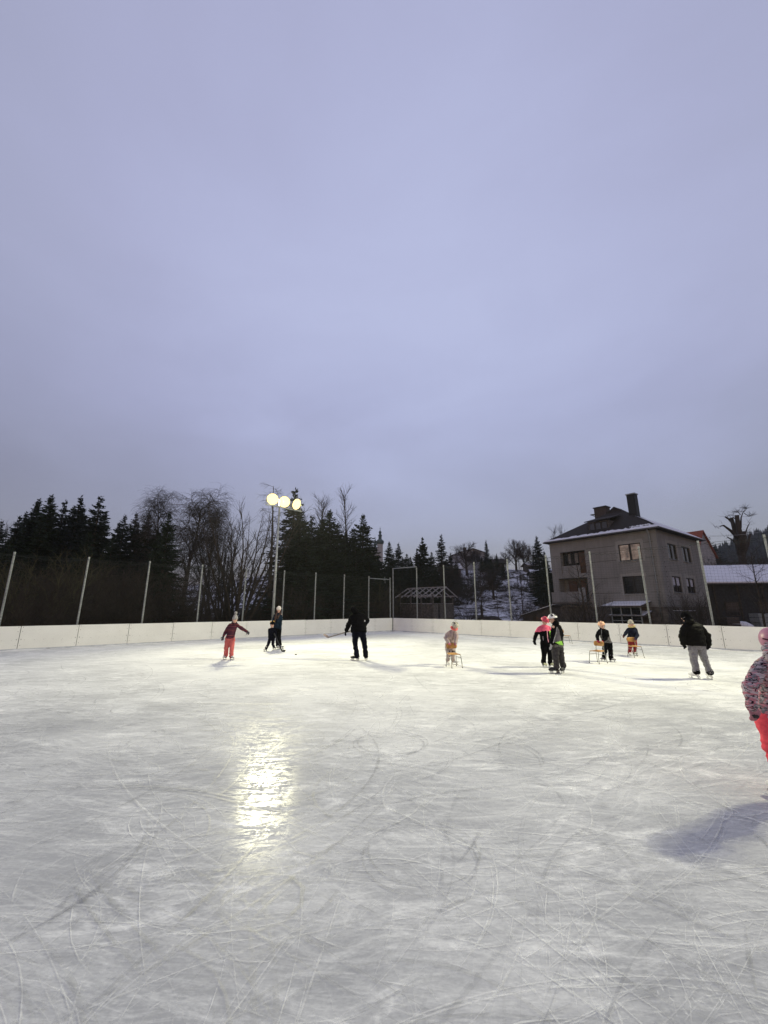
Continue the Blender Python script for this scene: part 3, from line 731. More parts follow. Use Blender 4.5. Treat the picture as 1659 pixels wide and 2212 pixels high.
# bare trees
def bare_tree(kind, proto, u, vtop, Y, label, wide=1.0, rz=None, group=None):
    loc, h = spot(u, Y, vtop); return plant(kind, proto, loc, h, label, 'tree', group, wide, rz)
bare_tree('weeping_birch', PB, 425, 1028, 31, 'large bare weeping birch with drooping twigs', 1.4, 1.0)
bare_tree('weeping_birch', PB, 388, 1042, 34, 'second bare weeping birch, left half of the birch crown', 1.1, 3.2)
bare_tree('weeping_birch', PB, 462, 1058, 33, 'slimmer bare birch on the right side of the birch crown', .8, 5.0)
bare_tree('multi_stem_tree', PM, 528, 1078, 31, 'bare many stemmed tree left of the floodlight mast', 1.2, .4)
bare_tree('multi_stem_tree', PM, 498, 1095, 36, 'bare many stemmed tree between the birch and the mast', .95, 2.4)
bare_tree('larch_tree', PLA, 598, 1038, 33, 'bare larch with level branches right behind the floodlights', 1.2, 2.0)
bare_tree('bare_poplar', PP, 692, 1062, 45, 'bare pale poplar, left one of the pair above the spruces', 1.5, 1.0)
bare_tree('bare_poplar', PP, 708, 1054, 46, 'bare pale poplar, right one of the pair above the spruces', 1.4, 2.0)
bare_tree('bare_poplar', PP, 672, 1072, 47, 'thin bare poplar close to the floodlight spruces', 1.5, 3.0)
bare_tree('bare_poplar', PP, 754, 1048, 45, 'tallest lone bare poplar with a straight pale trunk', 1.45, 4.0)
bare_tree('bare_poplar', PP, 24, 1120, 36, 'thin bare tree showing between the leftmost spruces', .8, 5.0)
bare_tree('bare_fruit_tree', PL, 1005, 1167, 78, 'round bare fruit tree in front of the gabled house', 1.35, .3)
bare_tree('bare_lime_tree', PL, 1110, 1160, 84, 'big round bare lime tree on the snowy slope', 1.2, 1.9)
bare_tree('bare_lime_tree', PL, 1128, 1166, 87, 'round bare lime tree joined to the bigger one on its right', 1.15, 4.1)
bare_tree('bare_poplar', PP, 1192, 1126, 58, 'thin bare tree rising left of the grey house', 1.2, .7)
bare_tree('bare_poplar', PP, 1222, 1128, 60, 'thin bare tree rising behind the left roof edge of the house', 1.2, 2.9)
bare_tree('bare_poplar', PP, 1120, 1196, 44, 'slender bare tree on the slope by a fence post', .9, 3.9)
bare_tree('young_tree', PY, 1036, 1210, 37.5, 'slender brown bare tree behind the right fence', 1.1, 1.0)
bare_tree('young_tree', PY, 1072, 1258, 36, 'small bare sapling on the snow near the fence', .9, 2.0)
bare_tree('young_tree', PY, 1246, 1188, 29, 'bare spreading tree in front of the house loggia', 1.35, 3.0)
bare_tree('young_tree', PY, 1612, 1168, 23.5, 'bare young tree with level branches right of the house', 1.0, 4.0)
bare_tree('young_tree', PY, 1500, 1252, 31, 'thin bare sapling at the right corner of the house', .7, 5.0)
bare_tree('young_tree', PY, 1560, 1190, 47, 'bare brown tree behind the snowy shed roof', 1.5, 1.3)
bare_tree('young_tree', PY, 1640, 1188, 49, 'bare brown tree at the right end of the snowy shed', 1.5, 2.1)

for i, (u, v, Y, wd) in enumerate([(1022, 1182, 84, 1.2), (1090, 1190, 88, 1.1), (1148, 1176, 80, 1.1), (1066, 1196, 86, 1.2)]):
    bare_tree('bare_fruit_tree', PL, u, v, Y, 'round bare tree of the row along the top of the middle slope', wd, u*1.3, 'bare trees along the top of the middle slope')
# bare shrubs
def shrub(proto, u, vtop, Y, label, group, wide=1.0, kind='bare_shrub', h=None):
    loc, hh = spot(u, Y, vtop); return plant(kind, proto, loc, h or hh, label, 'shrub', group, wide)
shrub(PSO, 108, 1160, 23.0, 'large fan shaped olive green bare bush behind the left fence', None, 1.15)
shrub(PSO, 60, 1185, 22.5, 'smaller olive bare bush left of the large fan shaped one', None, 1.1)
gs = 'tangled bare shrubs behind the left fence'
for u, v, Y in [(20, 1215, 21), (150, 1215, 24), (200, 1185, 25), (232, 1205, 24.5), (262, 1195, 26), (290, 1215, 26), (318, 1190, 27), (346, 1205, 27), (372, 1220, 27), (398, 1235, 28), (180, 1245, 22.5), (245, 1255, 24), (330, 1250, 25.5), (410, 1262, 27), (135, 1275, 21), (60, 1268, 20), (290, 1275, 24)]:
    shrub(R.choice((PSR, PSR, PSD)), u, v, Y, 'tangled dark bare shrub in the thicket behind the left net fence', gs, 1.15)
gs = 'low bare shrubs between birch and mast'
for u, v, Y in [(440, 1270, 31), (470, 1288, 32), (555, 1285, 33), (580, 1255, 33), (570, 1298, 32), (500, 1295, 33)]:
    shrub(R.choice((PSR, PSD)), u, v, Y, 'low bare shrub on the dark ground between birch and mast', gs, 1.1)
gs = 'bare shrubs at the foot of the dark spruces'
for u, v, Y in [(640, 1240, 31), (665, 1262, 32), (700, 1275, 33), (735, 1280, 34), (775, 1262, 35), (800, 1240, 36), (815, 1262, 36), (830, 1240, 37), (850, 1285, 35), (868, 1300, 36)]:
    shrub(R.choice((PSR, PSD, PSO)), u, v, Y, 'thin bare shrub at the foot of the dark spruces near the corner', gs, .9)
gs = 'brown hedge shrubs across the slope'
for i in range(15):
    u = 1030 + i*9.5; shrub(R.choice((PSR, PSD)), u, 1258 + R.uniform(-5, 5), 68 + R.uniform(-2, 2), 'low brown bush of the hedge across the snowy slope', gs, 1.3, 'hedge_shrub')
gs = 'dark bushes beside the houses on the slope'
for u, v, Y in [(995, 1232, 66), (1012, 1222, 68), (1030, 1228, 68), (1045, 1218, 74), (985, 1252, 58), (1003, 1250, 58), (1020, 1255, 60), (1080, 1222, 80), (1100, 1262, 62), (960, 1255, 54), (940, 1240, 52), (920, 1245, 52)]:
    shrub(R.choice((PSD, PSR)), u, v, Y, 'dark bare bush beside the houses on the middle slope', gs, 1.3)
for u, v, Y, sc_ in [(962, 1205, 57, 1.2), (988, 1196, 72, 1.1), (1062, 1222, 62, 1.3)]:
    bare_tree('bare_fruit_tree', PL if sc_ > 1.15 else PP, u, v, Y, 'small bare garden tree among the houses on the middle slope', sc_, u, 'bare garden trees on the middle slope')
for u, v, Y in [(1112, 1300, 46), (1008, 1292, 44), (1145, 1288, 48)]:
    shrub(R.choice((PSD, PSR)), u, v, Y, 'dark bare bush in the snow on the lower slope', 'dark bushes on the lower slope', 1.5)
gs = 'bare saplings by the grey house'
for u, v, Y in [(1470, 1262, 31.5), (1486, 1275, 32), (1520, 1270, 33), (1220, 1285, 29), (1265, 1262, 29), (1160, 1300, 30), (1135, 1296, 33)]:
    shrub(R.choice((PSD, PSR)), u, v, Y, 'thin bare sapling clump near the foot of the grey house', gs, .8)
gs = 'brown thicket behind the snowy shed roof'
for u, v, Y in [(1540, 1185, 54), (1556, 1195, 53), (1575, 1180, 55), (1592, 1188, 54), (1612, 1180, 55), (1630, 1186, 54), (1650, 1182, 55), (1530, 1205, 52), (1565, 1205, 52)]:
    shrub(R.choice((PSD, PSR)), u, v, Y, 'brown bare bush in the thicket behind the snowy shed roof', gs, 1.6)
# pollarded tree on the right
pt_base = at(1604, 1215, 62); pt_base.z = terr(pt_base.x, 62)
root = thing('pollarded_tree', pt_base, 'dark pollarded tree with thick cut stubs against the wooded hill', 'tree'); r0 = pt_base
P_ = lambda u, v, d=0: at(u, v, 62 + d) - r0
tr = MB(); cr = MB(); rr = random.Random(3)
tr.tube([V((0,0,-.3)), P_(1603, 1205), P_(1603, 1186)], [.55, .48, .42], 10)
for pts, ra in [([P_(1602,1200), P_(1592,1168,.3), P_(1586,1140,.5), P_(1580,1119,.8)], (.9,.7,.6,.5)), ([P_(1603,1195), P_(1600,1160,-.5), P_(1594,1132,-.6), P_(1592,1113,-.7)], (.9,.75,.65,.55)), ([P_(1604,1195), P_(1609,1170), P_(1608,1148)], (.8,.65,.5)), ([P_(1606,1198), P_(1616,1175,.4), P_(1621,1152,.5)], (.6,.4,.25)), ([P_(1583,1130,.8), P_(1574,1121,.9), P_(1566,1116,1)], (.4,.3,.2)), ([P_(1596,1165), P_(1578,1146,-1), P_(1563,1135,-1.2), P_(1555,1137,-1.4)], (.5,.4,.25,.15)), ([P_(1598,1180), P_(1584,1168,1), P_(1571,1160,1)], (.35,.25,.15)), ([P_(1594,1128), P_(1588,1120), P_(1583,1117)], (.26,.2,.12)), ([P_(1600,1140), P_(1601,1118), P_(1606,1104)], (.3,.18,.08)), ([P_(1608,1160), P_(1614,1140), P_(1619,1130)], (.25,.15,.08))]:
    tr.tube(pts, [q_*.5 for q_ in ra], 7)
    for k in range(5):
        p = pts[-1] + V((rr.gauss(0, .5), rr.gauss(0, .5), rr.gauss(0, .4)))*.5; d = V((rr.gauss(0, 1), rr.gauss(0, 1), abs(rr.gauss(.5, .6)))).normalized()
        cr.tube([p, p + d*.6, p + d*1.1 + V((rr.gauss(0,.3), 0, rr.gauss(0,.3)))], [.025, .018, .01], 3, False)
for pts in [[P_(1607,1108), P_(1618,1116), P_(1626,1112)], [P_(1606,1106), P_(1612,1100), P_(1611,1096)], [P_(1600,1112), P_(1594,1106), P_(1590,1107)]]:
    cr.tube(pts, [.07,.05,.02], 4)
    for k in range(18):
        p = pts[1].lerp(pts[2], rr.random()); d = V((rr.gauss(0, 1), rr.gauss(0, 1), abs(rr.gauss(.4, .6)))).normalized(); cr.tube([p, p+d*.5, p+d*.9], [.03,.02,.012], 3, False)
tr.build('trunk', M['bark'], root, True); cr.build('crown', M['twig'], root)
# far wooded hill on the right
fw = MB(); rr = random.Random(9); cnt = 0
while cnt < 1500:
    x = rr.uniform(150, 470); y = rr.uniform(150, 420)
    if x / y > 1.15 or x / y < .5: continue
    z = terr(x, y)
    if z < 6: continue
    h = rr.uniform(9, 17); r = h * rr.uniform(.16, .24); cnt += 1; n = 8
    for (z0, z1, rs) in ((.08, .55, 1.0), (.32, .78, .74), (.56, 1.0, .46)):
        b = len(fw.v); fw.v.append((x, y, z + h*z1))
        for k in range(n):
            a = math.tau*k/n + rr.random()*.5; q = r*rs*rr.uniform(.6, 1.25); fw.v.append((x + q*math.cos(a), y + q*math.sin(a), z + h*(z0 + rr.uniform(-.04, .04))))
        for k in range(n): fw.f.append((b, b+1+k, b+1+(k+1) % n))
tag(fw.build('hill_wood', M['far_wood']), 'dark blue green conifer wood covering the far hill on the right', 'wood', kind='stuff')
# two small conifers behind the red roof
for u, v, lab in [(1520, 1150, 'small far conifer right of the red roof gable'), (1510, 1158, 'lower far conifer tucked against the red roof gable')]:
    conifer(u, v, 95, lab, 1, 1.6, group='far conifers by the red roof')

# ------------------------------------------------------------------ grey house
HC = V((23.57, 34.0, 0)); EX = V((.802, .597, 0)); EY = V((-.597, .802, 0)); LX, LY, HZ = 10.9, 10.0, 8.36
house = thing('grey_house', HC, 'grey three storey house with black chimney and snow edged roof', 'house')
def hw(face, s, z, o=0.0):               # point on a facade: s along it, o outwards
    return (EY*s - EX*o if face == 'f' else EX*s - EY*o) + Z*z
def hdir(face): return (EY, -EX) if face == 'f' else (EX, -EY)
def wall_with_holes(face, L, z0, z1, holes, depth, name, mat):
    mb = MB(); ss = sorted(set([0, L] + [h[0] for h in holes] + [h[1] for h in holes])); zs = sorted(set([z0, z1] + [h[2] for h in holes] + [h[3] for h in holes]))
    for i in range(len(ss)-1):
        for j in range(len(zs)-1):
            cs, cz = (ss[i]+ss[i+1])/2, (zs[j]+zs[j+1])/2
            if any(h[0] < cs < h[1] and h[2] < cz < h[3] for h in holes): continue
            mb.quad(hw(face, ss[i], zs[j]), hw(face, ss[i+1], zs[j]), hw(face, ss[i+1], zs[j+1]), hw(face, ss[i], zs[j+1]))
    for h in holes:
        dd = h[4] if len(h) > 4 else depth
        a, b, c, d = [(h[0], h[2]), (h[1], h[2]), (h[1], h[3]), (h[0], h[3])]
        for p, q in ((a, b), (b, c), (c, d), (d, a)):
            mb.quad(hw(face, *p), hw(face, *q), hw(face, *q, -dd), hw(face, *p, -dd))
        if len(h) > 4: mb.quad(hw(face, *a, -dd), hw(face, *b, -dd), hw(face, *c, -dd), hw(face, *d, -dd))
    return mb.build(name, mat, house)
UP = (1.33, 3.20, 5.84, 7.35); LO = (1.47, 3.22, 2.90, 4.45)
LGU = (6.36, 8.90, 5.02, 7.25, 1.1); LGL = (6.40, 9.35, 2.25, 4.6, 1.1)
wall_with_holes('f', LY, 1.78, HZ, [UP, LO, LGU, LGL], .16, 'wall', M['facade'])
WR = [(2.18, 4.28, 5.92, 7.35), (5.62, 7.92, 5.92, 7.38), (2.02, 4.1, 3.02, 4.42), (5.45, 7.6, 3.02, 4.40)]
wall_with_holes('r', LX, 1.78, HZ, WR, .16, 'wall', M['facade'])
mb = MB(); o_ = EX*LX
mb.quad(EX*LX + Z*-.2, EX*LX + EY*LY + Z*-.2, EX*LX + EY*LY + Z*HZ, EX*LX + Z*HZ); mb.quad(EY*LY + Z*-.2, EX*LX + EY*LY + Z*-.2, EX*LX + EY*LY + Z*HZ, EY*LY + Z*HZ)
mb.build('wall', M['facade'], house)
mb = MB(); mb.obox(EX*LX/2 + EY*LY/2 + Z*.78, EX*(LX/2 - .05), EY*(LY/2 - .05), Z*.995); mb.build('plinth', M['stone'], house)
def patch(face, s0, s1, z0, z1, seed):
    rr = random.Random(seed); mb = MB(); n = 40; b = 0; mb.v.append(tuple(hw(face, (s0+s1)/2, (z0+z1)/2, .004))); per = []
    for k in range(n):
        t_ = k / n * 4; i = int(t_); f_ = t_ - i
        p = [(s0+(s1-s0)*f_, z0), (s1, z0+(z1-z0)*f_), (s1-(s1-s0)*f_, z1), (s0, z1-(z1-z0)*f_)][i]
        cx, cz = (s0+s1)/2, (z0+z1)/2; e2 = 1 + rr.uniform(-.05, .05)
        mb.v.append(tuple(hw(face, cx+(p[0]-cx)*e2, cz+(p[1]-cz)*e2, .004)))
    return mb, n
def window(face, h, pane, mull=1, curtain=None, deep=.10):
    s0, s1, z0, z1 = h[:4]; dd, oo = hdir(face)
    fr = MB(); fw_ = .075
    c = lambda s, z, o=-deep: hw(face, s, z, o)
    fr.obox(c((s0+s1)/2, z0+fw_/2), dd*((s1-s0)/2), oo*.035, Z*fw_/2); fr.obox(c((s0+s1)/2, z1-fw_/2), dd*((s1-s0)/2), oo*.035, Z*fw_/2)
    for s in (s0+fw_/2, s1-fw_/2): fr.obox(c(s, (z0+z1)/2), dd*fw_/2, oo*.034, Z*((z1-z0)/2-fw_))
    for k in range(mull): fr.obox(c(s0+(s1-s0)*(k+1)/(mull+1), (z0+z1)/2), dd*.085, oo*.036, Z*((z1-z0)/2-fw_))
    f = fr.build('window_frame', M['frame'], house)
    pn = MB(); pn.quad(c(s0, z0, -deep-.02), c(s1, z0, -deep-.02), c(s1, z1, -deep-.02), c(s0, z1, -deep-.02)); pn.build('window_pane', pane, f)
    if curtain:
        for a, b, q0, q1 in curtain:
            cu = MB(); cu.obox(c(s0+(s1-s0)*(a+b)/2, z0+(z1-z0)*(q0+q1)/2, -deep-.012), dd*((s1-s0)*(b-a)/2), oo*.004, Z*((z1-z0)*(q1-q0)/2)); cu.build('curtain', M['curtain'], f)
    sl_ = MB(); sl_.obox(c((s0+s1)/2, z0-.025, .03), dd*((s1-s0)/2+.06), oo*.06, Z*.02); sl_.build('window_sill', M['galv'], f)
def ring_patch(face, h, mx, mz0, mz1, seed):
    s0, s1, z0, z1 = h[:4]; rr = random.Random(seed); mb = MB(); N_ = 14
    def per(ex_, ez0, ez1, j):
        pts = []
        for i, (a, b) in enumerate([((s0-ex_, z0-ez0), (s1+ex_, z0-ez0)), ((s1+ex_, z0-ez0), (s1+ex_, z1+ez1)), ((s1+ex_, z1+ez1), (s0-ex_, z1+ez1)), ((s0-ex_, z1+ez1), (s0-ex_, z0-ez0))]):
            for k in range(N_):
                f_ = k/N_; pts.append((a[0]+(b[0]-a[0])*f_ + (rr.gauss(0, j)), a[1]+(b[1]-a[1])*f_ + rr.gauss(0, j)))
        return pts
    inn, outp = per(-.001, -.001, -.001, 0), per(mx, mz0, mz1, .035)
    for k in range(len(inn)):
        k2 = (k+1) % len(inn); mb.quad(hw(face, *inn[k], .005), hw(face, *inn[k2], .005), hw(face, *outp[k2], .005), hw(face, *outp[k], .005))
    mb.build('mortar_patch', M['patch'], house)
window('f', UP, M['lit_pane'], 1); window('f', LO, M['pane'], 1)
ring_patch('f', UP, .22, .14, .30, 1); ring_patch('f', LO, .16, .10, .26, 2)
for k, h in enumerate(WR):
    window('r', h, M['pane'], 1, [(.08, .42, .45, .93), (.58, .92, .45, .93)] if k == 2 else [(.08, .36, .45, .92), (.6, .9, .45, .92)] if k == 3 else [(.04, .2, .02, .35)] if k == 0 else None)
    ring_patch('r', h, .33, .16, .30, 10+k)
for z_ in (7.31, 5.97, 4.38, 3.02):                     # board joints in the render
    mb = MB(); mb.obox(hw('f', (3.50 + 6.2)/2, z_, .003), EY*(1.33), EX*.006, Z*.014); mb.build('wall_joint', M['frame'], house)
    mb = MB(); mb.obox(hw('f', .70, z_, .003), EY*.38, EX*.006, Z*.012); mb.build('wall_joint', M['frame'], house)
# loggias
dd, oo = hdir('f')
mb = MB(); mb.obox(hw('f', 6.75, 6.1, -.35), EY*.37, EX*.04, Z*1.05); mb.build('door', M['orange_wood'], house)
mb = MB()
for s in (7.2, 7.85, 8.4, 8.8): mb.obox(hw('f', s, 6.55, -.5), EY*.05, EX*.05, Z*.68)
mb.obox(hw('f', 8.0, 5.9, -.5), EY*.85, EX*.06, Z*.05); mb.obox(hw('f', 8.0, 7.2, -.5), EY*.85, EX*.06, Z*.05)
f = mb.build('window_frame', M['frame'], house)
mb = MB(); mb.quad(hw('f', 7.2, 5.9, -.52), hw('f', 8.8, 5.9, -.52), hw('f', 8.8, 7.2, -.52), hw('f', 7.2, 7.2, -.52)); mb.build('window_pane', M['pane'], f)
for a in (7.3, 8.05):
    mb = MB(); mb.obox(hw('f', a+.2, 6.6, -.505), EY*.17, EX*.008, Z*.5); mb.build('curtain', simple('grey_curtain', (.2, .18, .16)), f)
mb = MB(); mb.obox(hw('f', 7.95, 5.42, -.12), EY*.93, EX*.05, Z*.42); mb.build('parapet', M['facade'], house)
mb = MB(); mb.obox(hw('f', 8.2, 3.5, -.6), EY*.42, EX*.04, Z*.85); mb.obox(hw('f', 7.2, 3.5, -.6), EY*.3, EX*.04, Z*.85); mb.build('door', M['orange_wood'], house)
mb = MB(); mb.obox(hw('f', 8.0, 2.15, .45), EY*1.75, EX*.55, Z*.08); mb.build('balcony_slab', M['stone'], house)
mb = MB(); mb.obox(hw('f', 8.3, 2.72, .95), EY*1.4, EX*.03, Z*.5); mb.build('balcony_front', M['facade'], house)
mb = MB(); mb.obox(hw('f', 6.55, 2.9, .95), EY*.32, EX*.025, Z*.68); mb.build('balcony_sheet', simple('pale_sheet', (.3, .31, .3), .6), house)
# roof
ov = .42; ze = HZ - .02; cpk = EX*LX/2 + EY*LY/2 + Z*12.02
cn = [EX*-ov + EY*-ov + Z*ze, EX*(LX+ov) + EY*-ov + Z*ze, EX*(LX+ov) + EY*(LY+ov) + Z*ze, EX*-ov + EY*(LY+ov) + Z*ze]
mb = MB(); lift = Z*.14
for i in range(4): mb.tri(cn[i]+lift, cn[(i+1) % 4]+lift, cpk)
for i in range(4): mb.quad(cn[i], cn[(i+1) % 4], cn[(i+1) % 4]+lift, cn[i]+lift)
mb.quad(*[cn[i] for i in (3,2,1,0)]); roof = mb.build('roof', M['roof'], house)
def roof_pt(i, a, b, off=.03):                          # a along eave 0..1, b up slope 0..1
    p = (cn[i]+lift).lerp(cn[(i+1) % 4]+lift, a); q = p.lerp(cpk, b)
    n = (cn[(i+1) % 4] - cn[i]).cross(cpk - cn[i] - lift).normalized()
    if n.z < 0: n = -n
    return q + n*off
def snow_sheet(i, fn, nseg, thick, name='roof_snow'):
    mb = MB(); rows = 5; n = nseg
    for k in range(n+1):
        lo, hi, a = fn(k/n)
        for j in range(rows):
            b = lo + (hi-lo)*j/(rows-1); aa = a
            mb.v.append(tuple(roof_pt(i, aa, b, .01 + thick*math.sin(math.pi*min(1, (j+.35)/(rows-.3))))))
    for k in range(n):
        for j in range(rows-1): mb.f.append((k*rows+j, (k+1)*rows+j, (k+1)*rows+j+1, k*rows+j+1))
    mb.build(name, M['snow'], roof, True)
rr = random.Random(4)
w1 = [rr.random() for _ in range(64)]
# i = 3 is the front slope (runs from the far left eave to the near corner), i = 0 the right slope
snow_sheet(3, lambda x: (.0, .035 + .045*w1[int(x*60)]*(.4+x*1.3) + .02, x), 60, .05)
snow_sheet(0, lambda x: (.0, .50 + .10*w1[int(x*60)] - .35*max(0, x-.75), x), 60, .07)
snow_sheet(3, lambda x: (.10, .11 + .035*w1[int(x*40)], .80 + .18*x), 40, .04)
mb = MB()                                              # gutter and downpipe
mb.tube([cn[3] - EX*.06 + Z*.06, cn[0] - EX*.06 + Z*.06], .06, 8); mb.tube([cn[0] - EY*.06 + Z*.06, cn[1] - EY*.06 + Z*.06], .06, 8); mb.build('gutter', M['seam'], house)
mb = MB(); mb.tube([hw('f', .50, HZ+.05, ov), hw('f', .50, HZ-.45, .08), hw('f', .50, 4, .07), hw('f', .53, .6, .07)], .055, 8); mb.build('downpipe', M['galv'], house, True)
mb = MB()
for k in range(12): mb.obox(hw('r', .95, 2.2+k*.42, .008), EX*.02, EY*.012, Z*.06)
mb.build('wall_hook', M['frame'], house)
# chimneys
def hp(u, v, d): return at(u, v, d) - HC
c1 = hp(1367.5, 1090, 38.2); zt1 = at(1367.5, 1068, 38.2).z; c1 = V((c1.x, c1.y, 0))
mb = MB(); mb.obox(c1 + Z*(zt1 - 1.6), EX*.36, EY*.36, Z*1.55); ch = mb.build('chimney', M['soot'], house)
mb = MB(); mb.obox(c1 + Z*(zt1 - .02), EX*.43, EY*.43, Z*.05); mb.build('chimney_cap', M['galv'], ch)
c2 = hp(1301, 1108, 42.5); zt2 = at(1301, 1096, 42.5).z; c2 = V((c2.x, c2.y, zt2 - 12.69))
mb = MB(); mb.obox(c2 + Z*11.35, EX*.5, EY*.62, Z*1.25); ch = mb.build('chimney', M['brick'], house)
mb = MB(); mb.obox(c2 + Z*12.64, EX*.58, EY*.7, Z*.05); mb.build('chimney_cap', M['soot'], ch)
mb = MB(); dc = c2 + Z*11.9 + EY*.95 - EX*.2; mb.lathe([(.02, 0), (.2, .05), (.27, .12), (.25, .12), (.02, .03)], 12, dc); mb.tube([dc, c2 + Z*11.6 + EY*.6], .03, 6); mb.build('satellite_dish', M['galv'], house)
# small gable on the ridge
pk = cpk + Z*.0
mb = MB(); g0 = cpk - EX*.9 - Z*.55
mb.prism([g0 - EY*1.0 - Z*.15, g0 + EY*1.0 - Z*.15, g0 + Z*.62], EX*1.8); mb.build('ridge_gable', M['roof'], roof)
# dormer
dz0, dz1 = 9.0, 10.05; s0, s1 = 4.15, 6.1
df = lambda s, z, o=0: EY*s + EX*(.90 - o) + Z*z
mb = MB(); mb.quad(df(s0, dz0), df(s1, dz0), df(s1, dz1), df(s0, dz1)); mb.quad(df(s0, dz0), df(s0, dz1), df(s0, dz1, -1.9), df(s0, dz0, -1.9)); mb.quad(df(s1, dz0), df(s1, dz1), df(s1, dz1, -1.9), df(s1, dz0, -1.9))
dm = mb.build('dormer', M['wood_dark'], house)
mb = MB(); a, b, c, d = df(s0-.25, dz1+.02, .3), df(s1+.25, dz1+.02, .3), df(s1+.25, dz1+.75, -2.4), df(s0-.25, dz1+.75, -2.4)
mb.prism([a, b, c, d], Z*.08); mb.build('dormer_roof', M['roof'], dm)
for k in range(3):
    a = s0 + .12 + k*.59
    mb = MB(); mb.obox(df(a+.26, (dz0+dz1)/2+.02, .02), EY*.27, EX*.02, Z*.40); fr_ = mb.build('window_frame', M['frame'], dm)
    mb = MB(); mb.obox(df(a+.26, (dz0+dz1)/2+.02, .045), EY*.22, EX*.006, Z*.34); mb.build('window_pane', glass('grey_pane_%d' % k, (.05, .05, .06), .2), fr_)
# porch with a snowy lean-to roof in front of the house
porch = thing('glazed_porch', HC + hw('f', 2.6, 0, .9), 'glazed porch with a snowy lean-to roof at the foot of the grey house', 'porch'); pr = V(porch.location) - HC
pb = lambda s, z, o: hw('f', s, z, o) - pr
mb = MB(); mb.prism([pb(1.15, 2.16, .03), pb(4.25, 2.16, .03), pb(4.55, 1.78, 1.9), pb(1.3, 1.78, 1.9)], Z*.06); rf = mb.build('roof', M['wood_dark'], porch)
mb = MB(); mb.prism([pb(1.2, 2.23, .03), pb(4.2, 2.23, .03), pb(4.5, 1.85, 1.86), pb(1.35, 1.85, 1.86)], Z*.05); mb.build('roof_snow', M['snow'], rf)
mb = MB()
for s in (1.45, 2.2, 3.0, 3.8): mb.obox(pb(s, .9, 1.6), EY*.04, EX*.04, Z*.9)
for z_ in (.08, .62, 1.0, 1.72): mb.obox(pb(2.62, z_, 1.6), EY*1.2, EX*.035, Z*.03)
for o in (.4, 1.0): mb.obox(pb(3.8, .9, o), EY*.035, EX*.035, Z*.9)
fr_ = mb.build('frame', M['galv'], porch)
mb = MB(); mb.quad(pb(1.45, .05, 1.58), pb(3.8, .05, 1.58), pb(3.8, 1.75, 1.58), pb(1.45, 1.75, 1.58)); mb.quad(pb(3.79, .05, .1), pb(3.79, .05, 1.58), pb(3.79, 1.75, 1.58), pb(3.79, 1.75, .1)); mb.build('glass', M['pane'], porch)
shed = thing('woodstore', HC + hw('f', 5.3, 0, .8), 'low woodstore with a streaky snow covered roof left of the porch', 'shed'); pr = V(shed.location) - HC
mb = MB(); mb.obox(hw('f', 5.35, .45, .7) - pr, EY*1.5, EX*.68, Z*.45); mb.build('wall', M['wood_dark'], shed)
mb = MB(); mb.prism([pb(3.78, 1.36, .03) + V(porch.location) - V(shed.location), pb(5.85, 1.36, .03) + V(porch.location) - V(shed.location), pb(7.05, .98, 1.6) + V(porch.location) - V(shed.location), pb(3.85, .98, 1.6) + V(porch.location) - V(shed.location)], Z*.06); rf = mb.build('roof', M['wood_dark'], shed)
for k in range(4):
    a = 3.85 + k*.5; b = a + .36; q = V(porch.location) - V(shed.location)
    mb = MB(); mb.prism([pb(a, 1.43, .06)+q, pb(b, 1.43, .06)+q, pb(a + .55 + k*.2 + .28, 1.07, 1.5)+q, pb(a + .45 + k*.2 - .3, 1.07, 1.5)+q], Z*.03); mb.build('roof_snow', M['snow'], rf)
sidec = thing('side_canopy', HC + hw('r', -.2, 0, 1.2), 'small snowy canopy on a dark post at the near house corner', 'canopy')
mb = MB(); mb.obox(V((0,0,1.42)), EX*.8, EY*.55, Z*.03); rf = mb.build('roof', M['wood_dark'], sidec)
mb = MB(); mb.obox(V((0,0,1.47)), EX*.78, EY*.52, Z*.025); mb.build('roof_snow', M['snow'], rf)
mb = MB(); mb.tube([EX*.65 - EY*.3, EX*.65 - EY*.3 + Z*1.4], .045, 6); mb.build('post', M['wood_dark'], sidec)

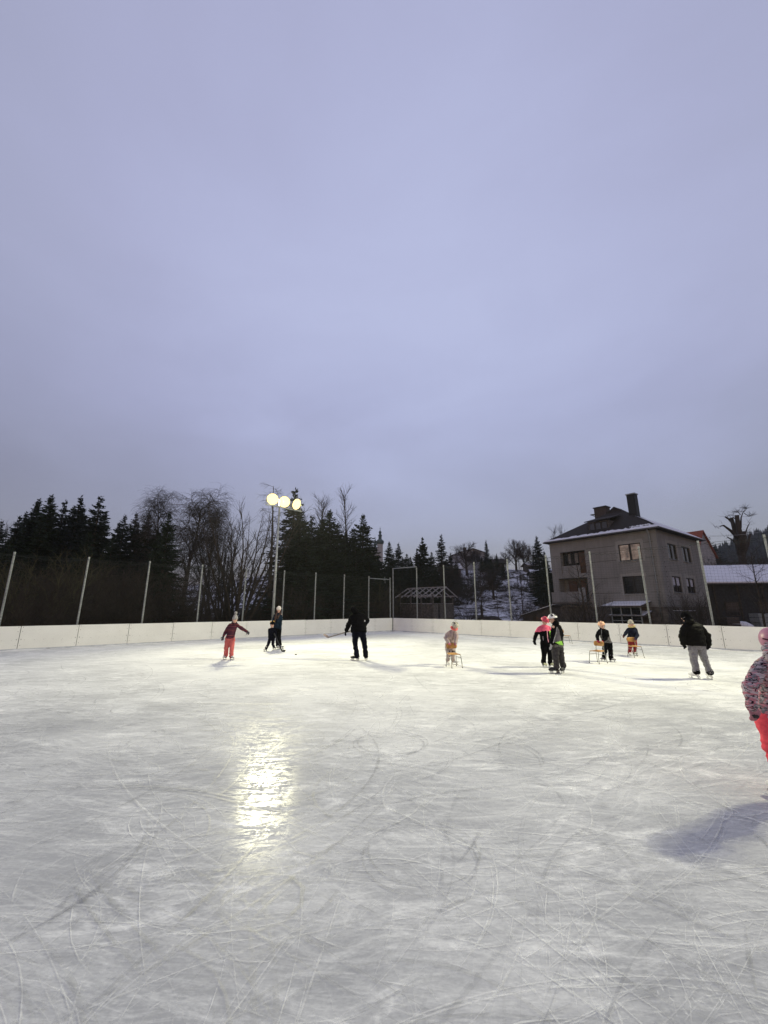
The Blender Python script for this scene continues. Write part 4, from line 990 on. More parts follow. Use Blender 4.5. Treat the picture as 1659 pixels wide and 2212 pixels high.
# ------------------------------------------------------------------ other buildings and small structures
def gable_house(name, loc, w, d, hw_, hr, rz, label, cat, wall, roof_, wins=(), snow=None, over=.3, chimney=None):
    t_ = thing(name, loc, label, cat, None, rz)
    mb = MB(); x, y = w/2, d/2
    for a, b in (((-x,-y),(x,-y)), ((x,y),(-x,y))): mb.quad((*a,-.6), (*b,-.6), (*b,hw_), (*a,hw_))
    for sx in (-x, x):
        mb.quad((sx,-y,-.6), (sx,y,-.6), (sx,y,hw_), (sx,-y,hw_)); mb.tri((sx,-y,hw_), (sx,y,hw_), (sx,0,hr))
    mb.build('wall', wall, t_)
    mb = MB(); k = (hr-hw_)/y; ze_ = hw_ - over*k
    for s in (-1, 1): mb.prism([(-x-over, s*(y+over), ze_+.01), (x+over, s*(y+over), ze_+.01), (x+over, 0, hr+.01), (-x-over, 0, hr+.01)], (0,0,.14))
    rf = mb.build('roof', roof_, t_)
    if snow:
        mb = MB(); s = snow; mb.prism([(-x-over+.05, s*(y+over), ze_+.17), (x+over-.05, s*(y+over), ze_+.17), (x+over-.05, s*.25*y, hr-.25*(hr-hw_)+.17), (-x-over+.05, s*.25*y, hr-.25*(hr-hw_)+.17)], (0,0,.08)); mb.build('roof_snow', M['snow'], rf)
    if chimney:
        mb = MB(); mb.box(chimney[0]-.3, chimney[1]-.3, hw_, chimney[0]+.3, chimney[1]+.3, hr+.9); mb.build('chimney', M['brick'], rf)
    for (sd_, a, z0, ww, hh) in wins:
        mb = MB(); mb2 = MB()
        if sd_ == 'y': mb.box(a-ww/2, -y-.03, z0, a+ww/2, -y+.02, z0+hh); mb2.box(a-ww/2+.1, -y-.05, z0+.1, a+ww/2-.1, -y-.02, z0+hh-.1)
        else: mb.box(x*(1 if sd_ == 'x' else -1)-.03, a-ww/2, z0, x*(1 if sd_ == 'x' else -1)+.03, a+ww/2, z0+hh); sx = x*(1 if sd_ == 'x' else -1); mb2.box(sx-.05, a-ww/2+.1, z0+.1, sx+.05, a+ww/2-.1, z0+hh-.1)
        f_ = mb.build('window_frame', M['wood_dark'], t_); mb2.build('window_pane', M['pane'], f_)
    return t_
def on(u, Y): p = at(u, 1300, Y); return V((p.x, Y, terr(p.x, Y)))
p = on(1012, 92); gable_house('gabled_house', p, 8, 6.0, 4.4 + 8.9 - p.z + 1.5 - 1.2, 13.9 - p.z + .6, math.radians(100), 'pale gabled house with a dark red roof on the middle slope', 'house', M['white_wall'], M['brick'], [('-x', -1.2, 1.4, .9, 1.2), ('-x', 1.2, 1.4, .9, 1.2), ('x', 0, 1.5, 1, 1.2)], chimney=(0, .3))
p = on(975, 74); gable_house('small_house', p, 3.2, 2.6, 2.2, 3.3, math.radians(10), 'small pinkish outbuilding with a snowy roof edge left of the gabled house', 'outbuilding', M['pink_wall'], M['roof'], [('y', .3, .7, .7, .8)], snow=-1)
p = on(1074, 84); gable_house('brown_shed', p, 3.6, 2.4, 1.5, 2.3, math.radians(-5), 'low reddish brown shed on the snowy slope', 'shed', M['brick'], M['roof'], [('y', 0, .5, .6, .6)])
p = on(1150, 82); gable_house('small_hut', p, 1.9, 1.8, 1.1, 1.6, math.radians(15), 'tiny hut with a snow covered roof below the big bare lime tree', 'hut', M['wood_dark'], M['wood_dark'], [], snow=-1)
p = on(1176, 66); gable_house('stone_barn', p, 3.6, 3.2, 3.6, 4.3, math.radians(-10), 'stone outbuilding left of the grey house on the slope', 'barn', M['stone'], M['wood_dark'], [('y', 0, 1.2, .7, .8)], snow=-1)
p = on(1487, 64); p.z = 3; gable_house('red_roof_house', p, 7, 5.6, 6.6, 10.3, math.radians(118), 'pale house with a red tiled roof behind the grey house', 'house', M['white_wall'], M['tile_red'], [('-x', .9, 2.0, .9, 1.3), ('-x', -1.4, 2.0, .9, 1.3)])
# lean-to shed left of the grey house
p = on(1168, 33.5); ls = thing('lean_to_shed', p, 'brick lean-to shed with a snow edged sloping roof left of the grey house', 'shed', None, math.radians(-38))
mb = MB(); mb.prism([(-1.1,-1,-.3), (1.1,-1,-.3), (1.1,-1,1.75), (-1.1,-1,1.05)], (0, 2.2, 0)); mb.build('wall', M['brick'], ls)
mb = MB(); mb.prism([(-1.3,-1.2,1.0), (1.3,-1.2,1.82), (1.3,-1.2,1.92), (-1.3,-1.2,1.10)], (0, 2.6, 0)); rf = mb.build('roof', M['roof'], ls)
mb = MB(); mb.prism([(-1.3,-1.22,1.105), (1.3,-1.22,1.925), (1.3,-1.22,1.96), (-1.3,-1.22,1.14)], (0, .5, 0)); mb.build('roof_snow', M['snow'], rf)
mb = MB(); mb.box(-.3, -1.04, -.2, .5, -.99, 1.0); mb.build('door', M['orange_wood'], ls)
# long shed with snow roof on the right
S0 = V((33.2, 42.5, 0)); sx = V((.985, -.17, 0)).normalized(); sy = V((.17, .985, 0)).normalized()
ss_ = thing('long_shed', S0, 'long dark shed under a wide snow covered roof at the right edge', 'shed')
Q = lambda a, b, z: sx*a + sy*b + Z*z
mb = MB(); mb.prism([Q(0, 0, -.3), Q(22, 0, -.3), Q(22, 0, 4.1), Q(0, 0, 4.1)], sy*6); mb.build('wall', simple('tarred_boards', (.028, .028, .032), .9, .4, 5, .3), ss_)
mb = MB(); mb.prism([Q(-.6, -.7, 4.05), Q(22.5, -.7, 4.05), Q(22.5, 5.6, 6.35), Q(2.8, 5.6, 6.35), Q(2.4, 3.4, 5.5), Q(-.6, 3.2, 5.45)], Z*.12); rf = mb.build('roof', M['wood_dark'], ss_)
mb = MB(); mb.prism([Q(-.6, -.7, 4.18), Q(22.5, -.7, 4.18), Q(22.5, 5.6, 6.48), Q(2.8, 5.6, 6.48), Q(2.4, 3.4, 5.63), Q(-.6, 3.2, 5.58)], Z*.12); mb.build('roof_snow', M['snow'], rf)
for k in range(9):
    mb = MB(); mb.obox(Q(1.2 + k*2.2, -.04, 2.0), sx*.08, sy*.035, Z*2.0); mb.build('wall_batten', M['bark'], ss_)
for k, a in enumerate((2.6, 5.6, 8.5)):
    mb = MB(); mb.obox(Q(a, -.03, 1.6), sx*.65, sy*.03, Z*.7); f_ = mb.build('window_frame', M['bark'], ss_)
    mb = MB(); mb.obox(Q(a, -.055, 1.6), sx*.55, sy*.012, Z*.6); mb.build('window_pane', M['pane'], f_)
# clutter in front of the shed
cl = [(1567, 37, 'reddish brown crate stack in front of the long dark shed', 'brick', .6, .5, .9), (1594, 37.5, 'snow covered heap beside the crate stack', 'snow', .9, .7, .5), (1640, 38, 'grey sheet metal box at the foot of the long shed', 'galv', .8, .5, 1.2)]
for u, Y, lab, mt, a, b, c in cl:
    p = on(u, Y); t_ = thing('garden_clutter', p, lab, 'clutter')
    mb = MB(); rr = random.Random(u)
    if mt == 'snow':
        for k in range(1): mb.sphere((0,0,0), (a, b, c), 14, 8)
        for i, v in enumerate(mb.v): mb.v[i] = tuple(V(v) * (1 + .25*mnoise.noise(V(v)*2.3)))
        mb.build('snow_heap', M['snow'], t_, True)
    else:
        for k in range(3): 
            mb = MB(); mb.obox((rr.uniform(-.05,.05), 0, c*(k+.5)/3), (a*rr.uniform(.9,1),0,0), (0,b,0), (0,0,c/6-.02)); mb.build('crate', M[mt], t_)
# open shed frame near the corner
A0, A1 = V((2.55, 38.6, .05)), V((5.25, 36.2, .05)); ax = (A1 - A0).normalized(); ay = V((-ax.y, ax.x, 0)); Ls = (A1 - A0).length
fs = thing('shed_frame', A0, 'half built wooden shed with open roof rafters beyond the corner', 'shed')
W2 = 1.55; q = lambda a, b, z: ax*a + ay*b + Z*z
for b_ in (-W2, W2):
    mb = MB()
    for k in range(12):
        a = Ls*k/12; mb.obox(q(a + Ls/24, b_, .98 + R.uniform(-.02, .02)), ax*(Ls/24 - .008), ay*.015, Z*.98)
    mb.build('wall', M['wood_dark'], fs)
for a_ in (0, Ls):
    mb = MB()
    for k in range(9):
        if a_ == Ls and k in (2,): continue
        mb.obox(q(a_, -W2 + (k+.5)*2*W2/9, .98), ay*(W2/9 - .008), ax*.015, Z*.98)
    mb.build('wall', M['wood_dark'], fs)
for a_ in (0, Ls*.33, Ls*.66, Ls):
    for b_ in (-W2, W2):
        mb = MB(); mb.obox(q(a_, b_*1.02, 1.35), ax*.05, ay*.05, Z*1.35); mb.build('post', M['wood_dark'], fs)
for k in range(7):
    a_ = -.35 + (Ls + .7)*k/6; mb = MB(); mb.bar(q(a_, -W2-.35, 2.55), q(a_, 0, 3.42), .05, .09); mb.bar(q(a_, W2+.35, 2.55), q(a_, 0, 3.42), .05, .09); mb.build('rafter', M['wood_pale'], fs)
for a_ in (0, Ls):
    mb = MB(); mb.obox(q(a_, 0, 2.2), ax*.05, ay*.05, Z*1.2); mb.build('post', M['wood_dark'], fs)
mb = MB(); mb.bar(q(-.4, 0, 3.45), q(Ls+.4, 0, 3.45), .06, .1); mb.build('ridge_beam', M['wood_pale'], fs)
for b_ in (-W2, W2):
    mb = MB(); mb.bar(q(-.4, b_, 2.68), q(Ls+.4, b_, 2.68), .07, .1); mb.bar(q(0, b_*1.01, 2.02), q(Ls, b_*1.01, 2.02), .07, .05); mb.build('wall_plate', M['wood_pale'], fs)
# church
cx = at(821, 1177, 250); ch = thing('church', V((cx.x, 250, 20)), 'distant church with a green onion domed bell tower above the spruces', 'church')
hz = lambda v: at(821, v, 250).z - 20
mb = MB(); mb.box(-1.75, -1.75, -14, 1.75, 1.75, hz(1176)); mb.build('tower', M['white_wall'], ch)
mb = MB(); z0 = hz(1176); z1 = hz(1137)
prof = [(2.0, 0), (2.2, .03), (2.45, .10), (2.5, .16), (2.1, .22), (1.3, .27), (1.05, .30), (1.0, .31), (1.0, .46), (1.3, .47), (1.3, .50), (.8, .55), (.55, .58), (.85, .63), (.95, .67), (.75, .71), (.35, .75), (.18, .78), (.12, .84), (.3, .86), (.3, .88), (.08, .90), (.04, 1.0)]
mb.lathe([(r, z0 + (z1-z0)*f_) for r, f_ in prof], 14); mb.build('onion_dome', M['copper'], ch)
mb = MB(); mb.box(-10, 2, -14, 1, 9, hz(1190)); mb.build('nave_wall', M['white_wall'], ch)
mb = MB(); mb.prism([(-10.5, 1.6, hz(1190)), (-10.5, 9.4, hz(1190)), (-10.5, 5.5, hz(1179))], (12, 0, 0)); mb.build('nave_roof', M['roof'], ch)
mb = MB(); tx = at(810, 1170, 250).x - cx.x; mb.lathe([(.9, hz(1180)), (.9, hz(1174)), (1.1, hz(1173)), (.7, hz(1169)), (.3, hz(1166)), (.5, hz(1164)), (.2, hz(1162)), (.06, hz(1156))], 10, (tx, 5.5, 0)); mb.build('roof_turret', M['copper'], ch)
# garden fence posts and a heap of earth on the slope, drooping fence wire
gf = thing('garden_fence', on(1060, 39), 'low wire garden fence on dark stakes in the snow beyond the right boards', 'fence'); r0 = V(gf.location)
fp = []
for u in (1038, 1103, 1168): 
    p = on(u, 38.6); fp.append(p); mb = MB(); mb.tube([p - r0 - Z*.2, p - r0 + Z*1.9], .05, 6); mb.build('stake', M['frame'], gf)
mb = MB()
for hgt in (.9, 1.5):
    for a, b in zip(fp, fp[1:]): mb.tube([a.lerp(b, k/8) - r0 + Z*(hgt - .25*math.sin(math.pi*k/8)) for k in range(9)], .012, 3, False)
mb.build('wire', M['net'], gf)
for u, Y, w_, h_, lab in ((1063, 37.5, 1.1, .75, 'dark earth heap in the snow right behind the boards'), (1055, 44, 1.4, .55, 'low dark mound on the snow above the earth heap')):
    p = on(u, Y); mb = MB(); mb.sphere((0,0,0), (w_, w_*.8, h_), 16, 9)
    mb.v = [tuple(V(v)*(1 + .3*mnoise.noise(V(v)*1.9 + V((u,0,0))))) for v in mb.v]; tag(mb.build('earth_heap', simple('dark_earth', (.03, .024, .02), .95, .4, 4, .6), None, True, None, p), lab, 'earth heap')
gs = thing('slope_fence', on(1135, 71), 'dark post and rail fence across the snowy slope', 'fence'); r0 = V(gs.location)
for k in range(5):
    p = on(1122 + k*7, 71 + k*.6); mb = MB(); mb.tube([p - r0 - Z*.2, p - r0 + Z*1.7], .06, 5); mb.build('post', M['frame'], gs)
a, b = on(1120, 71) - r0, on(1152, 73.5) - r0
for hgt in (.9, 1.5):
    mb = MB(); mb.bar(a + Z*hgt, b + Z*hgt, .07); mb.build('rail', M['frame'], gs)
# overhead wire on the right
mb = MB(); a, b = at(1518, 1158, 60), at(1700, 1136, 60); tag(None or mb.tube([a.lerp(b, k/12) - Z*.5*math.sin(math.pi*k/12) for k in range(13)], .025, 4) or mb.build('power_line', M['galv']), 'thin overhead power line crossing in front of the wooded hill', 'power line')

# ------------------------------------------------------------------ damp evening air
hz = MB(); hz.box(-980, -260, -1.4, 980, 1600, 100)
hm_ = bpy.data.materials.new('evening_haze'); hm_.use_nodes = True; hn = hm_.node_tree; hn.nodes.remove(hn.nodes['Principled BSDF'])
pv = hn.nodes.new('ShaderNodeVolumePrincipled'); pv.inputs['Color'].default_value = (.86, .88, .95, 1); pv.inputs['Density'].default_value = .00028; pv.inputs['Anisotropy'].default_value = .3
hn.links.new(pv.outputs[0], hn.nodes['Material Output'].inputs['Volume'])
tag(hz.build('haze', hm_), 'thin evening haze over the rink and the hills', 'haze', kind='stuff')

# ------------------------------------------------------------------ people, chairs, sticks
def remeshed(name, mb, vox, mat, parent, smooth=4, wrinkle=0.0, freq=9.0, seed=0.0, sq=(1,1,1)):
    o = mb.build(name, None); m = o.modifiers.new('r', 'REMESH'); m.mode = 'VOXEL'; m.voxel_size = vox; m.use_smooth_shade = True
    if smooth: s_ = o.modifiers.new('s', 'SMOOTH'); s_.factor = .5; s_.iterations = smooth
    dg = bpy.context.evaluated_depsgraph_get(); dg.update()
    me = bpy.data.meshes.new_from_object(o.evaluated_get(dg)); me.name = name; old = o.data
    o.modifiers.clear(); o.data = me; bpy.data.meshes.remove(old)
    if wrinkle:
        ns = [v.normal.copy() for v in me.vertices]
        for v, n in zip(me.vertices, ns):
            p = V((v.co.x*sq[0], v.co.y*sq[1], v.co.z*sq[2])) * freq + V((seed, seed*2, seed*3))
            v.co += n * wrinkle * (mnoise.noise(p) + .5*mnoise.noise(p*2.3))
    me.polygons.foreach_set('use_smooth', [True]*len(me.polygons))
    me.materials.clear()
    for q_ in (mat if isinstance(mat, (list, tuple)) else [mat]): me.materials.append(q_)
    o.parent = parent; return o
def cap(mb, a, ra, b, rb):
    a, b = V(a), V(b); mb.sphere(a, ra, 10, 7); mb.sphere(b, rb, 10, 7)
    if (b - a).length > 1e-4: mb.tube([a, b], [ra, rb], 12)
def chain(mb, pts, rs):
    for i in range(len(pts)-1): cap(mb, pts[i], rs[i], pts[i+1], rs[i+1])
def loft(mb, rings, n=20):               # rings: (centre, half axis a, half axis b), closed at both ends
    base = len(mb.v); m = len(rings)
    for c, a, b in rings:
        for k in range(n):
            t_ = math.tau*k/n; mb.v.append(tuple(V(c) + V(a)*math.cos(t_) + V(b)*math.sin(t_)))
    for i in range(m-1):
        for k in range(n):
            k2 = (k+1) % n; mb.f.append((base+i*n+k, base+i*n+k2, base+(i+1)*n+k2, base+(i+1)*n+k))
    mb.f.append(tuple(base+k for k in reversed(range(n)))); mb.f.append(tuple(base+(m-1)*n+k for k in range(n)))
def basis(f, up=Z):
    f = V(f).normalized(); x = f.cross(up).normalized(); u = x.cross(f); return x, f, u
def hand_mb(mb, wr_, d, nrm, k, curl, fat=1.0, mitten=False):
    d = V(d).normalized(); nrm = V(nrm); nrm = (nrm - d*nrm.dot(d)).normalized(); x = d.cross(nrm)
    Mx = Matrix((x, d, nrm)).transposed(); pc = wr_ + d*.045*k
    mb.sphere(pc, (.042*k*fat, .055*k, .020*k*fat), 12, 8, Mx)
    cap(mb, wr_ - d*.02*k, .027*k*fat, wr_ + d*.02*k, .028*k*fat)
    if mitten:
        a = pc + d*.03*k; b = a + (d*math.cos(curl) + nrm*math.sin(curl))*.055*k
        for s in (-.022, -.008, .008, .022): cap(mb, a + x*s*k, .021*k, b + x*s*k*.9 - d*abs(s)*.3*k, .018*k)
    else:
        for i, (s, L) in enumerate(((-.030, .058), (-.010, .072), (.011, .077), (.031, .068))):
            a = pc + d*.045*k + x*s*k*fat; a1 = a + (d*math.cos(curl*.5) + nrm*math.sin(curl*.5))*L*.5*k; a2 = a1 + (d*math.cos(curl*1.4) + nrm*math.sin(curl*1.4))*L*.5*k
            chain(mb, [a, a1, a2], [.0105*k*fat, .010*k*fat, .0085*k*fat])
    a = pc + x*.034*k - d*.015*k; b = a + (x*.75 + d*.55 + nrm*.35).normalized()*.035*k; c = b + (x*.25 + d*.8 + nrm*.5).normalized()*.028*k
    chain(mb, [a, b, c], [.015*k*fat, .0125*k*fat, .0105*k*fat])
PIX = {}
class Pose:
    """joints surveyed from one crop of the picture: crop origin and scale, distance and scale of the figure"""
    def __init__(s, ox, oy, k, feet):
        s.ox, s.oy, s.k = ox, oy, k
        s.feet = [gp(*s.uv(*f)) for f in feet]; s.Y = sum(f.y for f in s.feet)/len(s.feet)
        s.root = sum(s.feet, V((0,0,0)))/len(s.feet)
        s.away = V((s.root.x, s.root.y, 0)).normalized()
    def uv(s, x, y): return ((s.ox + x*s.k)/1.35623, (s.oy + y*s.k)/1.35623)
    def __call__(s, x, y, d=0.0): return at(*s.uv(x, y), s.Y) + s.away*d - s.root
def skate(root, fp, toe, k, boot, sole, blade_mat=None, hockey=False, tilt=0):
    fp = V(fp); t_ = V((toe[0], toe[1], 0)).normalized(); x = t_.cross(Z); L = .235*k
    mb = MB(); h0 = .062*k + .012
    heel, ball, tip = fp - t_*L*.36 + Z*(h0+.045*k), fp + t_*L*.28 + Z*(h0+.03*k), fp + t_*L*.55 + Z*(h0+.028*k)
    chain(mb, [heel, ball, tip], [.040*k, .042*k, .030*k]); an = fp - t_*L*.28
    chain(mb, [an + Z*(h0+.05*k), an + Z*(h0+.11*k), an + Z*(h0+.155*k)], [.042*k, .040*k, .042*k])
    bo = remeshed('skate', mb, .010, boot, root, 3)
    mb = MB(); loft(mb, [(fp - t_*L*.02 + Z*(h0-.004), t_*L*.60, x*.036*k), (fp - t_*L*.02 + Z*(h0+.012*k), t_*L*.62, x*.040*k)]); 
    if not hockey: mb.obox(fp - t_*L*.42 + Z*(h0-.012*k), t_*.03*k, x*.026*k, Z*.014*k)
    mb.build('sole', sole, bo)
    mb = MB(); n = 9; w_ = x*.0022
    prof = [(-.62, .020), (-.60, .004), (-.5, 0), (0, 0), (.48, 0), (.60, .008), (.68, .03)]
    lo = [fp + t_*L*a + Z*(b*k + .001) for a, b in prof]; hi = [fp + t_*L*a*.98 + Z*((b+.020)*k) for a, b in prof]
    poly = lo + hi[::-1]; mb.prism([p - w_ for p in poly], w_*2)
    for a in (-.40, .34): mb.obox(fp + t_*L*a + Z*(.018*k + h0)/2, t_*(.045*k if hockey else .016*k), x*.008*k, Z*(h0 - .018*k)/2)
    mb.build('blade', blade_mat or M['steel'], bo); return an + Z*(h0 + .15*k)
def head_parts(mb, c, f, up, k):
    x, f, u = basis(f, up); Mx = Matrix((x, f, u)).transposed()
    mb.sphere(c, (.073*k, .090*k, .105*k), 16, 12, Mx); mb.sphere(c + f*.022*k - u*.055*k, (.053*k, .060*k, .055*k), 14, 10, Mx)
    mb.sphere(c + f*.092*k - u*.022*k, (.012*k, .018*k, .022*k), 8, 6, Mx)
    mb.sphere(c + f*.072*k - u*.088*k, (.022*k, .018*k, .016*k), 8, 6, Mx)
    for s in (-1, 1): mb.sphere(c + x*s*.073*k - u*.015*k, (.010*k, .022*k, .032*k), 8, 6, Mx)
    return x, f, u
def person(label, P, J, k, face=None, up=None, **kw):
    """J: joints (relative to the root); k: body scale against an adult"""
    root = thing('person', P.root, label, 'person', 'people on the ice'); vox = kw.get('vox', .014); sd_ = kw.get('seed', 1.0)
    hd, nk, sl_, sr = J['head'], J['neck'], J['sl'], J['sr']; hl, hr = J['hl'], J['hr']
    hm = (hl + hr)/2; sm_ = (sl_ + sr)/2; lat = (sr - sl_); lat = lat.normalized(); spine = (sm_ - hm).normalized()
    fwd = lat.cross(spine).normalized() * kw.get('fs', 1)
    f = V(face).normalized(); up = V(up).normalized() if up else (hd - nk).normalized()*.4 + Z*.6
    feet = [p - P.root for p in P.feet]; toes = kw['toes']
    ank = []
    for fp, t_ in zip(feet, toes):
        ank.append(skate(root, fp, t_, k*kw.get('foot', 1.05), kw['boot'], kw.get('sole', M['black_plastic']), hockey=kw.get('hockey', False)))
    # one continuous body
    mb = MB(); hx, hf, hu = head_parts(mb, hd, f, up, k*kw.get('hs', 1.0))
    chain(mb, [hd - hu*.06*k, nk], [.048*k, .055*k])
    sw = (sr - sl_).length/2; hwid = max(.085*k, (hr-hl).length/2 + .05*k)
    loft(mb, [(hm - spine*.06*k, lat*hwid*.8, fwd*.085*k), (hm + spine*.05*k, lat*hwid, fwd*.095*k), (hm.lerp(sm_, .45), lat*hwid*.92, fwd*.085*k), (hm.lerp(sm_, .8), lat*max(sw*.95, .11*k), fwd*.10*k), (sm_ + spine*.02*k, lat*sw*.75, fwd*.07*k), (sm_ + spine*.06*k, lat*.06*k, fwd*.05*k)])
    for s, e, w_ in ((sl_, J['el'], J['wl']), (sr, J['er'], J['wr'])):
        chain(mb, [s, e, w_], [.050*k, .038*k, .027*k]); d = (J.get('h' + ('l' if s is sl_ else 'r') + 'd', w_ + (w_ - e)) - w_).normalized(); hand_mb(mb, w_, d, V(kw.get('palm_' + ('l' if s is sl_ else 'r'), fwd)) if abs(d.dot(V(kw.get('palm_' + ('l' if s is sl_ else 'r'), fwd)).normalized())) < .9 else Z, k*.62, .5)
    for h, kn, an, t_ in ((hl, J['kl'], ank[0], toes[0]), (hr, J['kr'], ank[1], toes[1])):
        tt = V((t_[0], t_[1], 0)).normalized(); chain(mb, [h, kn, an, an - Z*.08*k], [.078*k, .052*k, .030*k, .026*k]); cap(mb, an - Z*.10*k, .024*k, an - Z*.12*k + tt*.08*k, .018*k)
    body = remeshed('body', mb, .011, kw.get('skin', M['skin']), root, 3)
    if kw.get('eyes', True):
        for s in (-1, 1):
            mb = MB(); mb.sphere(hd + (hf*.083 + hx*s*.030 + hu*.008)*k*kw.get('hs', 1), .0095*k, 8, 6); mb.build('eye', M['eye'], root, True)
        mb = MB(); mb.sphere(hd + (hf*.083 - hu*.060)*k*kw.get('hs', 1), (.02*k, .008*k, .006*k), 8, 6, Matrix((hx, hf, hu)).transposed()); mb.build('mouth', M['lip'], root, True)
    # trousers
    mb = MB(); tf = kw.get('tfat', 1.0) * 1.15
    loft(mb, [(hm - spine*.08*k, lat*hwid*.9, fwd*.10*k*tf), (hm + spine*.02*k, lat*(hwid+.012*k), fwd*.118*k*tf), (hm + spine*.12*k, lat*hwid, fwd*.10*k*tf)])
    for h, kn, an in ((hl, J['kl'], ank[0]), (hr, J['kr'], ank[1])):
        lo = an - Z*kw.get('cuff', .075)*k
        chain(mb, [h, h.lerp(kn, .5), kn, kn.lerp(lo, .6), lo], [q*k*tf for q in (.094, .086, .072, .066, .071)])
    tro = remeshed('trousers', mb, vox*.85, kw['trousers'], root, 3, .019*k, 6.5, sd_, (1, 1, 2.4))
    # jacket
    mb = MB(); jf = kw.get('jfat', 1.0) * 1.16; hem = J.get('hem', hm - spine*.05*k); hmw = kw.get('hemw', 1.12)
    loft(mb, [(hem, lat*hwid*hmw*jf, fwd*.128*k*jf), (hem.lerp(sm_, .15), lat*hwid*hmw*1.02*jf, fwd*.132*k*jf), (hem.lerp(sm_, .5), lat*max(hwid*1.04, sw*.85)*jf, fwd*.125*k*jf), (hem.lerp(sm_, .82), lat*(sw*1.02 + .02*k), fwd*.125*k*jf), (sm_ + spine*.02*k, lat*sw*.92, fwd*.095*k*jf), (sm_ + spine*.055*k, lat*sw*.5, fwd*.075*k), (nk + (hd-nk)*.12, lat*.066*k, fwd*.066*k)])
    for s, e, w_ in ((sl_, J['el'], J['wl']), (sr, J['er'], J['wr'])):
        s2 = s - spine*.022*k + (sm_ - s)*.10; cap(mb, nk.lerp(sm_, .3), .066*k, s2, .060*k*jf); chain(mb, [s2, s2.lerp(e, .5), e, e.lerp(w_, .6), w_], [q*k*jf for q in (.066, .068, .061, .054, .046)])
    if kw.get('hood'):
        b = nk - fwd*.05*k + Z*.01; mb.sphere(b, (.11*k, .085*k, .075*k), 14, 10, Matrix((lat, fwd, spine)).transposed())
    jk = remeshed('jacket', mb, vox*.85, kw['jacket'], root, 3, kw.get('jw', .019)*k, 7, sd_ + 5, kw.get('jsq', (1, 1, 2.0)))
    # gloves
    for nm, e, w_ in (('l', J['el'], J['wl']), ('r', J['er'], J['wr'])):
        d = (J['h' + nm + 'd'] - w_) if ('h' + nm + 'd') in J else (w_ - e); nrm = V(kw.get('palm_' + nm, fwd)); d = d.normalized()
        if abs(d.dot(nrm.normalized())) > .92: nrm = Z
        mb = MB(); hand_mb(mb, w_, d, nrm, k*1.12, kw.get('curl', .7), 1.18, kw.get('mitten', False)); cap(mb, w_ - d*.05*k, .043*k, w_, .038*k)
        gm = kw['glove']; gm = gm if not isinstance(gm, (list, tuple)) else gm[0 if nm == 'l' else 1]
        remeshed('glove', mb, .0065, gm, root, 2)
    return root, dict(hd=hd, x=hx, f=hf, u=hu, k=k*kw.get('hs', 1.0), lat=lat, fwd=fwd, sp=spine, nk=nk, hm=hm, sm=sm_, sw=sw, hem=hem, body=body, jacket=jk, tro=tro, ank=ank, J=J)
def shell(c, x, f, u, r, zcut, n=20, m=9, inner=.86):     # cap-like bowl: outer ellipsoid above zcut, with a rim and an inside
    mb = MB(); rows = []
    for rad, seq in ((1.0, range(m+1)), (inner, range(m, -1, -1))):
        for i in seq:
            z_ = 1 - (1 - zcut)*i/m; q_ = math.sqrt(max(0, 1 - z_*z_)); rows.append((rad, q_, z_))
    for rad, q_, z_ in rows:
        for j in range(n):
            t_ = math.tau*j/n; cu = zcut
            zz = z_
            mb.v.append(tuple(c + (x*(math.cos(t_)*q_*r[0]) + f*(math.sin(t_)*q_*r[1]) + u*(zz*r[2]))*rad))
    for i in range(len(rows)-1):
        for j in range(n):
            j2 = (j+1) % n; mb.f.append((i*n+j, i*n+j2, (i+1)*n+j2, (i+1)*n+j))
    return mb
def helmet(root, g, mat, strap, vents=6, size=1.0, visor=True, tilt=0.0, ventmat=None, zc=.10):
    k = g['k']*size; u = (g['u'] - g['f']*tilt).normalized(); f = (g['f'] + g['u']*tilt).normalized(); x = g['x']; c = g['hd'] + u*.016*k
    r = (.110*k, .130*k, .122*k); mb = shell(c, x, f, u, r, zc)
    h = mb.build('helmet', mat, root, True)
    for i in range(vents):                                  # dark vent slots lying on the shell
        for s in ((-1, 1) if vents > 1 else (1,)):
            th = .25 + .28*(i//2) ; ph = (i % 2)*.75 - .45
            d = V((math.sin(th + .12)*s*math.cos(ph*.4), math.sin(ph*1.1), math.cos(th)*math.cos(ph)))
            d.normalize(); p = c + x*d.x*r[0] + f*d.y*r[1] + u*d.z*r[2]; n_ = (x*d.x/r[0] + f*d.y/r[1] + u*d.z/r[2]).normalized()
            t_ = (f - n_*f.dot(n_)).normalized(); q_ = n_.cross(t_); mb = MB(); mb.obox(p, t_*.030*k, q_*.011*k, n_*.002); mb.build('vent', ventmat or M['black_plastic'], h)
    if visor:
        mb = MB(); pts = []
        for j in range(9):
            a = math.pi*(j/8); pts.append((c + x*math.cos(a)*r[0]*1.0 + f*math.sin(a)*r[1]*1.0 + u*.014*k, c + x*math.cos(a)*r[0]*1.02 + f*(math.sin(a)*r[1]*1.16) + u*.006*k))
        for (a, b), (c_, d) in zip(pts, pts[1:]): mb.quad(a, b, d, c_); mb.quad(a - u*.006, c_ - u*.006, d - u*.006, b - u*.006); mb.quad(b, b - u*.006, d - u*.006, d)
        mb.build('visor', mat, h, True)
    mb = MB()
    for s in (-1, 1): mb.tube([c + x*s*.094*k - u*.01*k, c + x*s*.085*k - u*.07*k + f*.02*k, c - u*.135*k + f*.05*k], .006*k, 6)
    mb.build('strap', strap, h)
    return h
